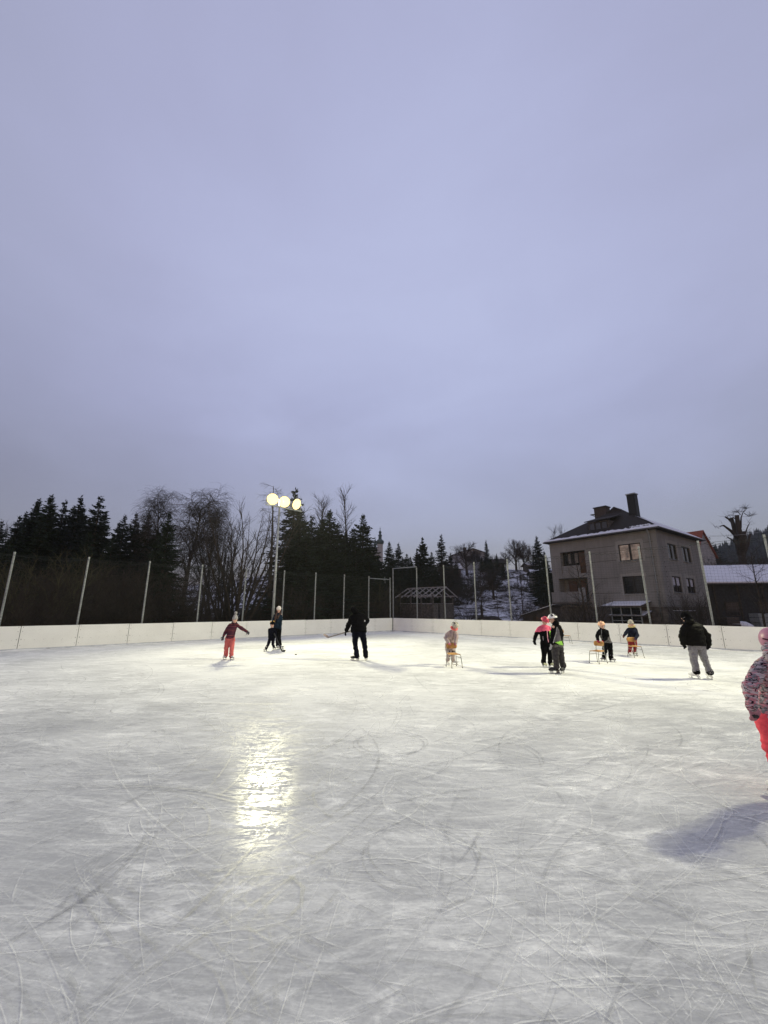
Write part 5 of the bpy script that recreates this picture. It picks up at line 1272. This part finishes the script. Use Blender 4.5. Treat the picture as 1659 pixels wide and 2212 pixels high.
def knit_hat(root, g, mat, pom=None, h=1.0, pommat=None, low=.08):
    k = g['k']; x, f, u = g['x'], g['f'], g['u']; c = g['hd'] + u*.02*k
    mb = MB(); loft(mb, [(c + u*low*.13*k - f*.004*k, x*.088*k, f*.105*k), (c + u*.02*k, x*.091*k, f*.108*k), (c + u*.07*k, x*.086*k, f*.100*k), (c + u*.115*k*h, x*.062*k, f*.070*k), (c + u*.145*k*h, x*.03*k, f*.034*k)])
    ha = remeshed('hat', mb, .009, mat, root, 3, .005*k, 40, 2)
    mb = MB(); loft(mb, [(c + u*(low*.13 - .005)*k, x*.093*k, f*.110*k), (c + u*(low*.13 + .045)*k, x*.095*k, f*.112*k)]); mb.build('cuff', mat, ha, True)
    if pom:
        mb = MB(); mb.sphere(c + u*(.165*h + .03)*k, .046*k*pom, 14, 10); q_ = remeshed('pompom', mb, .008, pommat or mat, root, 0, .014*k, 60, 3); q_.parent = ha
    return ha
def hood_up(root, g, mat, big=1.0):
    k = g['k']*big; x, f, u = g['x'], g['f'], g['u']; c = g['hd']
    mb = MB(); Mx = Matrix((x, f, u)).transposed(); mb.sphere(c + u*.01*k - f*.012*k, (.100*k, .112*k, .130*k), 16, 12, Mx); cap(mb, c - f*.03*k, .095*k, g['nk'] - f*.01*k, .10*k)
    return remeshed('hood', mb, .011, mat, root, 3, .008*k, 14, 4)
def scarf(root, g, mat, r=.085, z=.0, name='scarf', rad=.036):
    k = g['k']; mb = MB(); c = g['nk'].lerp(g['hd'], .30) + g['u']*z*k
    pts = [c + g['x']*math.cos(a)*r*k + g['f']*(math.sin(a)*r*1.05*k + .01*k) - g['u']*.02*math.sin(a)*k for a in [math.tau*j/12 for j in range(12)]]
    for i in range(12): cap(mb, pts[i], rad*k, pts[(i+1) % 12], rad*k)
    return remeshed(name, mb, .009, mat, root, 3, .005, 20, 3)
def zoomxy(P, w):
    d = w - V((0, 0, EYE)); f_ = d.y*CS + d.z*SN; up = -d.y*SN + d.z*CS; u, v = 829.5 + F*d.x/f_, 1106 - F*up/f_
    return (u*1.35623 - P.ox)/P.k, (v*1.35623 - P.oy)/P.k
def inpoly(x, y, pl):
    r = False
    for (x1, y1), (x2, y2) in zip(pl, pl[1:] + pl[:1]):
        if (y1 > y) != (y2 > y) and x < (x2-x1)*(y-y1)/(y2-y1) + x1: r = not r
    return r
def panel(name, src, mat, root, test, lift=.006):          # a cloth panel sewn over part of a garment
    me = src.data; mb = MB(); idx = {}
    for q in me.polygons:
        if not test(V(q.center), V(q.normal)): continue
        f = []
        for i in q.vertices:
            if i not in idx: idx[i] = len(mb.v); mb.v.append(tuple(me.vertices[i].co + me.vertices[i].normal*lift))
            f.append(idx[i])
        mb.f.append(tuple(f))
    return mb.build(name, mat, root, True)
def poly_panel(name, P, g, mat, root, pl, lift=.006, src=None):
    return panel(name, src or g['jacket'], mat, root, lambda c, n: n.dot(P.away) < .25 and inpoly(*zoomxy(P, c + P.root), pl), lift)
def strip_on(root, name, mat, pts, r):
    mb = MB(); mb.tube(pts, r, 6); return mb.build(name, mat, root, True)
def camo_mat(name, cols, scale, zz=(1, 1, 1.0)):
    t = NT(name); P = t.mapping(zz); n = t.noise(P, scale, 3, .6, 1.5); n2 = t.noise(t.mapping((zz[0], zz[1], zz[2]*1.6)), scale*1.25, 2, .5, 2.0)
    c = t.ramp(n, [(0, cols[0]), (.40, cols[1]), (.47, cols[2]), (.54, cols[3]), (.61, cols[0])], 'CONSTANT')
    ln = t.ramp(n2, [(0, 0.0), (.53, 1.0), (.585, 0.0)], 'CONSTANT')
    c = t.mix(ln, c, cols[4]); t.set(Base_Color=c, Roughness=.85, Specular_IOR_Level=.15); t.bump(t.noise(P, 30, 4), .3, .01); return t.m
def stripe_mat(name, cols, period):
    t = NT(name); P = t.mapping(); s = t.new('ShaderNodeSeparateXYZ'); t.link(P, s.inputs[0])
    z = t.math('ADD', s.outputs['Z'], t.math('MULTIPLY', t.noise(P, 6, 2), .012)); z = t.math('FRACT', t.math('DIVIDE', z, period))
    n = len(cols); c = t.ramp(z, [(i/n, cols[i]) for i in range(n)], 'CONSTANT')
    t.set(Base_Color=c, Roughness=.9, Specular_IOR_Level=.1); t.bump(t.noise(P, 30, 4), .4, .01); return t.m
MB_ = lambda n, c, **k: cloth(n, c, **k)
black = simple('black_fabric', (.0045, .0045, .0055), .95, .3, 14, .35, 0, .03); navyblk = simple('blue_black_fabric', (.004, .0045, .010), .95, .3, 14, .35, 0, .03)
coral = cloth('coral_fabric', (.52, .125, .12)); wht_boot = simple('white_boot', (.72, .72, .70), .5, .1, 12, .1); blk_boot = simple('black_boot', (.02, .02, .022), .5, .3, 12, .1)
grey_knit = cloth('grey_knit', (.36, .35, .35), scale=40, var=.35, bump=.8); white_knit = cloth('white_knit', (.70, .66, .62), scale=40, bump=.8)
beige = cloth('beige_pink_fabric', (.40, .33, .315), var=.28); pink = cloth('hot_pink_fabric', (.75, .13, .22)); pink_glove = cloth('pink_glove', (.50, .16, .24), var=.4)
magenta = cloth('magenta_knit', (.30, .02, .07), scale=40, bump=.7); grey_glove = cloth('grey_knit_glove', (.075, .075, .08), scale=40, bump=.7); dkgrey = cloth('charcoal_fabric', (.045, .042, .045), var=.3)
lime = cloth('lime_fabric', (.30, .62, .10)); grey_pan = cloth('grey_panel_fabric', (.13, .12, .13)); hair = simple('dark_hair', (.035, .014, .010), .6, .4, 30, .5)
def S(x, y): return (x, y, 0)
def mid(a, b, t_=.5): return a.lerp(b, t_)

# 1 girl in the striped jacket
P = Pose(620, 1760, .16878, [(225, 1018), (352, 1024)])
J = dict(head=P(405, 328, -.10), neck=P(393, 395, -.05), sl=P(318, 412, -.03), sr=P(452, 415, -.03), el=P(247, 525, -.02), wl=P(203, 618, -.10), er=P(540, 492, -.06), wr=P(612, 532, -.14), hld=P(186, 690, -.16), hrd=P(662, 580, -.2),
         hl=P(285, 650, .02), hr=P(357, 650, .02), kl=P(258, 810, -.05), kr=P(350, 815, -.04), hem=P(318, 648, 0))
r_, g = person('person in a striped burgundy jacket, coral trousers and grey bobble hat, one arm out', P, J, .80, face=(.25, -1, -.15), jacket=stripe_mat('striped_fleece', [(.045, .02, .03), (.15, .035, .055), (.028, .02, .028), (.20, .048, .06), (.04, .026, .035), (.10, .026, .045)], .17), trousers=coral, boot=wht_boot, sole=M['black_plastic'], glove=grey_glove, toes=[(-.1, -1), (.8, -.6)], seed=1, hs=1.17, tfat=1.12, jfat=.98, curl=.5)
knit_hat(r_, g, grey_knit, 1.15, 1.15); scarf(r_, g, cloth('burgundy_fleece', (.06, .02, .03)), .075, -.02, 'collar', .03)
# 2 woman in blue
P = Pose(620, 1760, .16878, [(1150, 842), (1208, 838)])
J = dict(head=P(1165, 157, 0), neck=P(1158, 216, .03), sl=P(1098, 245, .02), sr=P(1205, 250, -.02), el=P(1078, 350, .10), wl=P(1095, 440, 0), er=P(1198, 375, -.04), wr=P(1192, 478, -.10),
         hl=P(1128, 470, .02), hr=P(1175, 470, .02), kl=P(1135, 640, 0), kr=P(1172, 640, -.03), hem=P(1152, 475, 0))
r_, g = person('person in a dark teal jacket and white knit hat standing behind the small child', P, J, .98, face=(.35, -1, -.25), jacket=cloth('teal_fabric', (.006, .016, .030)), trousers=black, boot=wht_boot, glove=black, toes=[(.5, -.8), (.8, -.4)], seed=2, hs=1.06, jfat=.95, tfat=.92)
knit_hat(r_, g, white_knit, None, .9)
mb = MB(); 
for s, q_ in ((-1, .5), (1, 1.0)): chain(mb, [g['hd'] + g['x']*s*.07 - g['u']*.03, g['nk'] + g['x']*s*.075 + g['f']*.06, g['sm'] + g['x']*s*.05 + g['fwd']*.13*1 - Z*.08, g['sm'] + g['x']*s*.05 + g['fwd']*.15 - Z*.28*q_], [.03, .045, .05, .03])
remeshed('hair', mb, .012, hair, r_, 3, .008, 25, 2)
# 3 small child with a stick
P = Pose(620, 1760, .16878, [(930, 882), (1088, 848)])
J = dict(head=P(1050, 415, -.04), neck=P(1040, 470, 0), sl=P(995, 492, -.02), sr=P(1090, 492, .02), el=P(1000, 570, -.12), wl=P(1062, 608, -.22), er=P(1110, 560, -.05), wr=P(1108, 612, -.16), hld=P(1090, 612, -.26), hrd=P(1112, 640, -.24),
         hl=P(1012, 655, .02), hr=P(1070, 655, .02), kl=P(985, 752, -.06), kr=P(1062, 755, -.06), hem=P(1042, 640, 0))
r_, g = person('small person in a black snowsuit and black hat bending over a hockey stick', P, J, .58, face=(.9, -.7, -.2), jacket=navyblk, trousers=navyblk, boot=simple('grey_boot', (.3, .3, .3), .5), glove=black, toes=[(-.4, -.9), (.8, -.5)], seed=3, hs=1.65, jfat=1.15, tfat=1.15, foot=1.2)
knit_hat(r_, g, black, None, .9); gold = cloth('yellow_pompom', (.65, .42, .12))
for s in (-1, 1):
    mb = MB(); mb.sphere(g['hd'] + g['x']*s*.072*g['k'] + g['u']*.128*g['k'] - g['f']*.02, .028, 10, 8); remeshed('pompom', mb, .007, gold, r_, 0, .008, 60, 1)
def hockey_stick(label, rt_, hand, butt, heel, tip, shaft, blade, tape=None):
    t_ = thing('hockey_stick', rt_, label, 'hockey stick'); a, h, tp = V(butt), V(heel), V(tip)
    mb = MB(); mb.bar(a, h, .030, .042); sh_ = mb.build('shaft', shaft, t_)
    mb = MB(); mb.bar(a, a.lerp(h, .12), .028, .038); mb.build('grip_tape', tape or M['black_plastic'], sh_)
    d = (tp - h); up = (a - h).normalized(); up = (up - d.normalized()*up.dot(d.normalized())).normalized(); side = d.normalized().cross(up)
    mb = MB(); n = 6; lo, hi = [], []
    for i in range(n+1):
        f_ = i/n; c = h + d*f_ + side*.035*f_*f_; hh = .070 + .010*math.sin(math.pi*f_) - (.02 if i == n else 0); lo.append(c - up*hh*.5); hi.append(c + up*hh*.5)
    for i in range(n):
        for w_ in (-1, 1):
            o_ = side*.005*w_; mb.quad(lo[i]+o_, lo[i+1]+o_, hi[i+1]+o_, hi[i]+o_)
        mb.quad(hi[i]-side*.005, hi[i+1]-side*.005, hi[i+1]+side*.005, hi[i]+side*.005); mb.quad(lo[i]-side*.005, lo[i+1]-side*.005, lo[i+1]+side*.005, lo[i]+side*.005)
    mb.quad(lo[-1]-side*.005, hi[-1]-side*.005, hi[-1]+side*.005, lo[-1]+side*.005); mb.build('blade', blade, t_); return t_
hl_ = gp(*P.uv(1222, 888)) + Z*.03 - P.root; tp_ = gp(*P.uv(1280, 886)) + Z*.03 - P.root
hockey_stick('short black hockey stick held by the small child', P.root, None, P(1085, 560, -.24), hl_, tp_, M['black_plastic'], M['black_plastic'])
# 4 hockey player from behind
P = Pose(920, 1760, .12055, [(995, 1458), (1268, 1452)])
J = dict(head=P(955, 225, .28), neck=P(1010, 285, .20), sl=P(905, 390, .16), sr=P(1215, 375, .14), el=P(835, 590, .22), wl=P(775, 740, .30), er=P(1295, 480, .30), wr=P(1215, 640, .40), hld=P(745, 815, .36), hrd=P(1150, 690, .46),
         hl=P(1005, 800, 0), hr=P(1180, 800, 0), kl=P(1000, 1060, .06), kr=P(1225, 1060, .05), hem=P(1092, 770, .02))
r_, g = person('person all in black seen from behind, bent over a hockey stick in mid rink', P, J, 1.0, face=(-.35, 1, -.55), jacket=black, trousers=navyblk, boot=blk_boot, glove=black, toes=[(-.9, .35), (.25, 1)], seed=4, hs=1.0, eyes=False, jfat=1.18, hemw=1.15, tfat=1.05, hood=True, hockey=True, fs=-1, palm_l=(.6, 0, -.3))
hood_up(r_, g, black, .95); mb = MB(); mb.obox(P(1234, 490, .02), V((.018,0,0)), V((0,.004,0)), Z*.028); mb.build('badge', simple('badge', (.55, .55, .55)), r_)
hockey_stick('long grey hockey stick held out to the left by the person in black', P.root, None, P(1110, 685, .46), P(318, 912, .42), P(188, 822, .62), simple('grey_shaft', (.22, .20, .19), .5), simple('worn_blade', (.28, .21, .19), .7))

# chairs ------------------------------------------------
def make_chair():
    t_ = thing('school_chair', (0,0,0), 'x', 'chair', 'small school chairs used as skating aids')     # front = +x, lateral = y
    def ply(name, nx_, ny_, fn, th):
        mb = MB(); 
        for sgn in (0, 1):
            for i in range(nx_+1):
                for j in range(ny_+1): p, n_ = fn(i/nx_, j/ny_); mb.v.append(tuple(p + n_*th*(sgn - .5)))
        N_ = (nx_+1)*(ny_+1); id_ = lambda s, i, j: s*N_ + i*(ny_+1) + j
        for s in (0, 1):
            for i in range(nx_):
                for j in range(ny_): q_ = (id_(s,i,j), id_(s,i+1,j), id_(s,i+1,j+1), id_(s,i,j+1)); mb.f.append(q_ if s else q_[::-1])
        ring = [(i, 0) for i in range(nx_+1)] + [(nx_, j) for j in range(1, ny_+1)] + [(i, ny_) for i in range(nx_-1, -1, -1)] + [(0, j) for j in range(ny_-1, 0, -1)]
        for (a, b), (c, d) in zip(ring, ring[1:] + ring[:1]): mb.f.append((id_(0,a,b), id_(0,c,d), id_(1,c,d), id_(1,a,b)))
        return mb.build(name, M['plywood'], t_, True)
    ply('seat', 8, 8, lambda a, b: (V((-.155 + .32*a, (b-.5)*.33*(1 - .12*(2*a-1)**4)*(1 - .05*a), .365 + .010*math.sin(a*3.1)*-1 + (.012*(a < .1)) - .02*max(0, a-.8)*4*.3)), Z), .012)
    ply('backrest', 10, 6, lambda a, b: (V((-.175 + .035*(2*a-1)**2*1.0 - .02*(b-.5), (a-.5)*.34*(1 - .25*abs(2*b-1)**3), .50 + .15*b)), V((1, 0, .12)).normalized()), .011)
    for sy_ in (-1, 1):
        mb = MB(); mb.tube([V((.125, sy_*.135, .352)), V((.155, sy_*.143, .325)), V((.20, sy_*.165, 0))], .0095, 8); mb.build('leg', M['chair_tube'], t_, True)
        mb = MB(); mb.tube([V((-.13, sy_*.135, .352)), V((-.16, sy_*.14, .31)), V((-.215, sy_*.165, 0))], .0095, 8); mb.build('leg', M['chair_tube'], t_, True)
        mb = MB(); mb.tube([V((.175, sy_*.154, .20)), V((.165, sy_*.15, .265)), V((-.165, sy_*.15, .265))], .008, 8); mb.build('side_rail', M['chair_tube'], t_, True)
        mb = MB(); mb.tube([V((.12, sy_*.13, .350)), V((-.14, sy_*.13, .350)), V((-.165, sy_*.13, .40)), V((-.19, sy_*.125, .60))], .0095, 8); mb.build('back_support', M['chair_tube'], t_, True)
        for x_ in (.20, -.215):
            mb = MB(); mb.tube([V((x_, sy_*.165, 0)), V((x_*.985, sy_*.163, .02))], .013, 8); mb.build('foot_cap', M['black_plastic'], t_)
    return t_
chair0 = make_chair(); used = []
def place_chair(crop, rear, front, label, scale=1.0):
    ox, oy, k = crop; uv = lambda x, y: ((ox + x*k)/1.35623, (oy + y*k)/1.35623)
    a, b = gp(*uv(*rear)), gp(*uv(*front)); d = b - a; o = chair0 if not used else copy_tree(chair0); used.append(o)
    o.location = (a + b)/2; o.rotation_euler = (0, 0, math.atan2(d.y, d.x)); o['label'] = label; o.scale = (scale,)*3; return o
place_chair((1270, 1790, .08136), (672, 1998), (830, 2050), 'school chair pushed by the child in the beige snowsuit')
place_chair((1700, 1790, .1326), (475, 1145), (320, 1161), 'school chair gripped by the child with magenta mittens')
place_chair((1700, 1790, .1326), (1180, 1008), (1288, 1030), 'school chair held by the child in red trousers')
place_chair((1530, 1780, .09644), (1262, 1085), (1448, 1087), 'lone school chair standing empty by the right boards')

# 5 child in beige leaning on a chair
P = Pose(1270, 1790, .08136, [(535, 1955), (770, 1930)])
J = dict(head=P(765, 530, -.30), neck=P(715, 665, -.20), sl=P(530, 760, -.14), sr=P(805, 760, -.16), el=P(435, 960, -.24), wl=P(565, 1120, -.38), er=P(835, 950, -.28), wr=P(785, 1125, -.40), hld=P(615, 1215, -.47), hrd=P(725, 1210, -.49),
         hl=P(510, 1330, .08), hr=P(660, 1330, .08), kl=P(540, 1530, -.04), kr=P(700, 1540, -.06), hem=P(580, 1310, .03))
r_, g = person('person in a beige pink snowsuit and pale helmet leaning on a school chair', P, J, .66, face=(.45, -1, -.35), jacket=beige, trousers=beige, boot=wht_boot, sole=wht_boot, glove=pink_glove, mitten=True, toes=[(.1, -1), (.95, -.3)], seed=5, hs=1.38, jfat=1.18, tfat=1.2, jw=.026, curl=.9, foot=1.15)
helmet(r_, g, camo_mat('pale_helmet', [(.60, .58, .50), (.64, .62, .54), (.34, .35, .29), (.58, .53, .40), (.40, .36, .27)], 9), magenta, 4, 1.05)
scarf(r_, g, cloth('coral_collar', (.78, .18, .16)), .092, .02, 'collar', .034); mb = MB(); mb.sphere(g['hd'] - g['f']*.01, (.082*.72, .092*.72, .10*.72), 14, 10, Matrix((g['x'], g['f'], g['u'])).transposed())
remeshed('balaclava', mb, .008, cloth('red_balaclava', (.25, .02, .035)), r_, 2)
for x_ in (572, 695, 745):
    poly_panel('knee_print', P, g, black, g['tro'], [(x_-22, 1430), (x_+12, 1420), (x_+24, 1450), (x_+4, 1490), (x_-20, 1490)], .004, g['tro'])
poly_panel('zip', P, g, cloth('grey_zip3', (.16, .14, .14)), r_, [(735, 740), (755, 740), (690, 1050), (670, 1050)], .004)
# 6 girl in the pink helmet
P = Pose(1530, 1780, .09644, [(690, 1812), (915, 1822)])
J = dict(head=P(683, 405, -.06), neck=P(655, 545, 0), sl=P(510, 632, -.02), sr=P(800, 600, .03), el=P(438, 800, -.03), wl=P(368, 985, -.06), er=P(860, 780, .06), wr=P(872, 960, 0), hld=P(385, 1085, -.10), hrd=P(880, 1060, 0),
         hl=P(640, 1080, .02), hr=P(775, 1080, .02), kl=P(665, 1400, -.03), kr=P(835, 1400, .02), hem=P(700, 1050, 0))
r_, g = person('person in a black suit with a hot pink yoke and pink helmet looking down', P, J, .82, face=(.35, -1, -.5), jacket=black, trousers=black, boot=simple('yellow_white_boot', (.70, .72, .45), .5), glove=black, toes=[(.15, -1), (.5, -.9)], seed=6, hs=1.16, tfat=1.05, jfat=1.0, curl=.5)
helmet(r_, g, simple('pink_shell', (.62, .07, .12), .45, .12, 20, .05), cloth('pink_strap', (.6, .4, .42)), 3, 1.03)
sp, k_ = g['sp'], .82
yk = lambda c, n: (c - g['sm']).dot(sp) > -.085*k_ - .10*abs((c - g['sm']).dot(g['lat'])) + .02*mnoise.noise(c*9)
panel('yoke', g['jacket'], pink, r_, yk, .007)
poly_panel('zip_piping', P, g, cloth('pink_piping', (.75, .35, .42)), r_, [(727, 640), (752, 640), (772, 800), (778, 900), (812, 1090), (790, 1090), (756, 910), (748, 800)])
poly_panel('pocket_zip', P, g, cloth('grey_zip', (.35, .3, .32)), r_, [(614, 865), (632, 865), (655, 1005), (637, 1005)])
poly_panel('side_stripe', P, g, lime, r_, [(822, 600), (850, 600), (874, 780), (866, 950), (846, 960), (838, 860), (824, 760)])
# 7 tall child in the white helmet
P = Pose(1530, 1780, .09644, [(985, 2010), (1235, 2005)])
J = dict(head=P(925, 350, .02), neck=P(975, 475, .02), sl=P(945, 590, -.10), sr=P(1130, 575, .14), el=P(925, 850, -.14), wl=P(892, 1085, -.13), er=P(1195, 830, .14), wr=P(1150, 1050, .10), hld=P(868, 1215, -.16), hrd=P(1120, 1130, .02),
         hl=P(1010, 1190, -.06), hr=P(1130, 1190, .08), kl=P(1010, 1480, -.07), kr=P(1175, 1450, .06), hem=P(1070, 1175, 0))
r_, g = person('person in black and grey with a lime hem and white helmet, facing the pink helmet', P, J, .88, face=(-1, -.12, -.12), jacket=black, trousers=dkgrey, boot=blk_boot, glove=cloth('pale_glove', (.35, .35, .36)), toes=[(-.95, -.25), (-.6, -.75)], seed=7, hs=1.08, hood=True, hockey=True, fs=-1, tfat=1.12, foot=1.25, jfat=1.0, curl=.35)
helmet(r_, g, simple('white_shell', (.78, .78, .78), .35, .05, 20, .02), black, 6, 1.06, False)
mb = MB(); mb.sphere(g['hd'], (.084*.9, .094*.9, .108*.9), 14, 10, Matrix((g['x'], g['f'], g['u'])).transposed()); mb.v = [tuple(V(v) - g['f']*.016) for v in mb.v]; remeshed('balaclava', mb, .009, black, r_, 2)
def flat_patch(name, mat, pts, parent, n_):            # cloth panel sewn on the jacket: slightly domed quilted sheet with thickness
    mb = MB(); mb.prism(pts, n_); return mb.build(name, mat, parent)
poly_panel('side_panel', P, g, grey_pan, r_, [(1048, 590), (1075, 600), (1120, 700), (1150, 860), (1185, 1010), (990, 1050), (935, 1080), (1000, 900), (1030, 740)])
poly_panel('sleeve_piping', P, g, cloth('grey_piping', (.28, .28, .30)), r_, [(1035, 600), (1050, 600), (1030, 760), (975, 960), (940, 1075), (922, 1070), (960, 930), (1015, 760)], .010)
poly_panel('hem_panel', P, g, lime, r_, [(985, 1055), (1195, 1010), (1232, 1145), (1120, 1125)], .010)
panel('hem', g['jacket'], camo_mat('grey_camo', [(.10, .095, .085), (.20, .19, .17), (.05, .05, .045), (.3, .28, .26), (.02, .02, .02)], 16), r_, lambda c, n: (c - g['hem']).dot(g['sp']) < .045 and abs((c - g['hem']).dot(g['lat'])) < .3 and (c - g['hem']).length < .26 and zoomxy(P, c + P.root)[0] > 905, .008)
# 8 child in the peach helmet
P = Pose(1700, 1790, .1326, [(510, 1110), (718, 1128)])
J = dict(head=P(470, 312, -.06), neck=P(505, 400, 0), sl=P(420, 430, -.06), sr=P(585, 440, .02), el=P(375, 545, -.16), wl=P(388, 635, -.26), er=P(602, 575, -.12), wr=P(505, 655, -.28), hld=P(405, 715, -.37), hrd=P(445, 712, -.39),
         hl=P(560, 710, .04), hr=P(640, 710, .06), kl=P(540, 890, -.02), kr=P(672, 905, .02), hem=P(590, 695, .04))
r_, g = person('person in a black jacket, peach helmet and magenta mittens gripping a chair', P, J, .76, face=(-.45, -1, -.12), jacket=black, trousers=black, boot=simple('silver_boot', (.35, .35, .36), .4), glove=magenta, mitten=True, toes=[(-.85, -.4), (.35, -.9)], seed=8, hs=1.25, tfat=1.1, jfat=1.05, curl=1.0, hood=True)
helmet(r_, g, simple('peach_shell', (.80, .48, .30), .45, .1, 20, .05), black, 2, 1.04)
poly_panel('hem_panel', P, g, camo_mat('grey_snow_print', [(.10, .095, .10), (.18, .17, .18), (.06, .06, .06), (.22, .2, .2), (.03, .03, .03)], 18), r_, [(628, 560), (660, 600), (705, 700), (700, 740), (500, 740), (520, 680), (590, 640)])
poly_panel('zip', P, g, cloth('grey_zip2', (.12, .12, .13)), r_, [(455, 400), (475, 400), (478, 520), (492, 620), (474, 620), (458, 520)])
# 9 child in the grey hat
P = Pose(1700, 1790, .1326, [(1108, 990), (1222, 985)])
J = dict(head=P(1120, 290, -.03), neck=P(1140, 350, .02), sl=P(1078, 385, 0), sr=P(1222, 385, .02), el=P(1005, 490, -.03), wl=P(968, 545, -.08), er=P(1258, 525, -.18), wr=P(1218, 600, -.42), hld=P(935, 585, -.12), hrd=P(1165, 640, -.55),
         hl=P(1105, 645, .04), hr=P(1195, 645, .04), kl=P(1105, 800, 0), kr=P(1212, 800, 0), hem=P(1140, 630, .02))
r_, g = person('person in a navy jacket, red trousers and grey hat holding a chair by the boards', P, J, .74, face=(-.7, -1, -.08), jacket=cloth('navy_fabric', (.010, .013, .026)), trousers=cloth('dark_red_fabric', (.22, .025, .03)), boot=wht_boot, glove=[cloth('maroon_glove', (.06, .012, .015)), cloth('purple_glove', (.07, .03, .075))], mitten=True, toes=[(-.3, -1), (.2, -1)], seed=9, hs=1.4, jfat=1.1, tfat=1.05)
knit_hat(r_, g, cloth('pale_grey_knit', (.40, .38, .33), scale=40, bump=.8), None, .95, None, .02); scarf(r_, g, cloth('straw_scarf', (.52, .43, .22), var=.3), .085, 0)
mb = MB(); mb.sphere(g['nk'] - g['fwd']*.06 + V((.085, .02, .01)), (.05, .045, .055), 10, 8); remeshed('hood', mb, .009, cloth('olive_fur', (.08, .075, .045)), r_, 1, .012, 40, 2)
# 10 puffer jacket from behind
P = Pose(1960, 1780, .10396, [(735, 2008), (1150, 2018)])
J = dict(head=P(470, 262, .06), neck=P(560, 390, .02), sl=P(425, 500, 0), sr=P(900, 520, 0), el=P(368, 800, -.02), wl=P(402, 1030, .02), er=P(1085, 800, -.02), wr=P(1128, 1040, .03), hld=P(478, 1160, .06), hrd=P(1085, 1140, .06),
         hl=P(660, 1085, 0), hr=P(890, 1085, 0), kl=P(700, 1480, .03), kr=P(1005, 1480, .02), hem=P(765, 1075, 0))
denim = cloth('grey_denim', (.20, .195, .21), scale=30, var=.25)
def puffer():
    t = NT('black_puffer'); P_2 = t.mapping(); w_ = t.new('ShaderNodeTexWave', wave_type='BANDS', bands_direction='Z'); w_.inputs['Scale'].default_value = 3.2; w_.inputs['Distortion'].default_value = 1.2
    t.link(P_2, w_.inputs['Vector']); n = t.noise(P_2, 18, 5); t.set(Base_Color=(.005, .0047, .0045), Roughness=.65, Specular_IOR_Level=.06)
    t.bump(t.math('ADD', t.math('MULTIPLY', w_.outputs['Fac'], .6), t.math('MULTIPLY', n, .5)), .35, .012); return t.m
r_, g = person('person in a black puffer jacket and grey jeans seen from behind, right of the rink', P, J, .86, face=(-.75, .8, -.25), jacket=puffer(), trousers=denim, boot=wht_boot, sole=wht_boot, glove=black, toes=[(-.35, .95), (.2, 1)], seed=10, hs=1.15, eyes=False, jfat=1.18, hemw=1.22, tfat=1.10, fs=-1, jw=.02, cuff=.02, hood=True)
hood_up(r_, g, black, .98)
for an in g['ank']:
    mb = MB(); cap(mb, an - Z*.035, .078, an - Z*.025 , .078); remeshed('fur_cuff', mb, .01, black, g['tro'], 1, .012, 50, 1)
strip_on(r_, 'cap_strap', grey_pan, [P(385, 300, -.04), P(415, 285, -.06), P(450, 262, -.07)], .006)
# 11 near child at the right edge
P = Pose(2150, 1820, .2169, [(690, 2412), (905, 2420)])
J = dict(head=P(548, 272, .02), neck=P(556, 395, 0), sl=P(372, 560, 0), sr=P(760, 560, 0), el=P(215, 865, -.10), wl=P(250, 1130, -.12), er=P(890, 860, -.03), wr=P(860, 1140, .04), hld=P(315, 1330, -.13), hrd=P(800, 1300, .08),
         hl=P(478, 1330, .02), hr=P(660, 1330, .02), kl=P(575, 1830, .04), kr=P(765, 1830, .04), hem=P(568, 1290, 0))
camo = camo_mat('pink_grey_camo', [(.42, .36, .39), (.20, .195, .21), (.52, .22, .26), (.52, .46, .49), (.022, .012, .02)], 7.5, (.8, .8, 1.7))
r_, g = person('person in a pink and grey camouflage jacket and coral trousers cut by the right edge', P, J, .82, face=(.35, 1, -.1), jacket=camo, trousers=cloth('bright_coral', (.80, .09, .12), var=.08), boot=wht_boot, glove=cloth('dusky_pink_mitten', (.42, .20, .24), var=.3), mitten=True, toes=[(-.2, 1), (.2, 1)], seed=11, eyes=False, hs=1.12, fs=-1, jfat=.98, hemw=1.25, tfat=1.2, vox=.010, hood=True, jw=.016)
h_ = helmet(r_, g, simple('dusty_pink_shell', (.45, .20, .28), .4, .08, 20, .03), black, 0, 1.1, False, 0, None, -.62)
for zz in (0, .042):
    mb = MB(); c = g['hd'] + g['u']*(.016 - .006 - zz)*1.0; th = [math.radians(a) for a in (200, 210, 220, 230)]
    q_ = g['k']*1.1*math.sqrt(1 - ((.006 + zz)/(.122*g['k']*1.1))**2)*1.003; ax_ = lambda a, rr_: c + g['x']*math.cos(a)*.110*q_ + g['f']*math.sin(a)*.130*q_
    mb.tube([ax_(a, 1.0) - Z*.004*i for i, a in enumerate(th)], .0065, 6); mb.build('vent', cloth('vent_dark', (.06, .015, .03)), h_)
mb = MB(); mb.sphere(g['nk'] - g['f']*.075 - Z*.055, (.155, .085, .105), 16, 10); mb.sphere(g['nk'] - g['f']*.04 + Z*.01, (.13, .09, .07), 16, 10); remeshed('hood', mb, .010, camo, r_, 3, .014, 9, 3)
gl_ = [o for o in r_.children if o.name.startswith('glove')][0]
poly_panel('mitten_patch', P, g, M['black_plastic'], r_, [(245, 1270), (270, 1255), (340, 1275), (330, 1310), (270, 1305)], .004, gl_)
# puck
mb = MB(); mb.lathe([(.036, 0), (.038, .003), (.038, .022), (.036, .025)], 20)
tag(mb.build('hockey_puck', M['black_plastic'], loc=gp(639, 1414.5) + Z*.002), 'black hockey puck lying on the ice left of the player in black', 'puck')
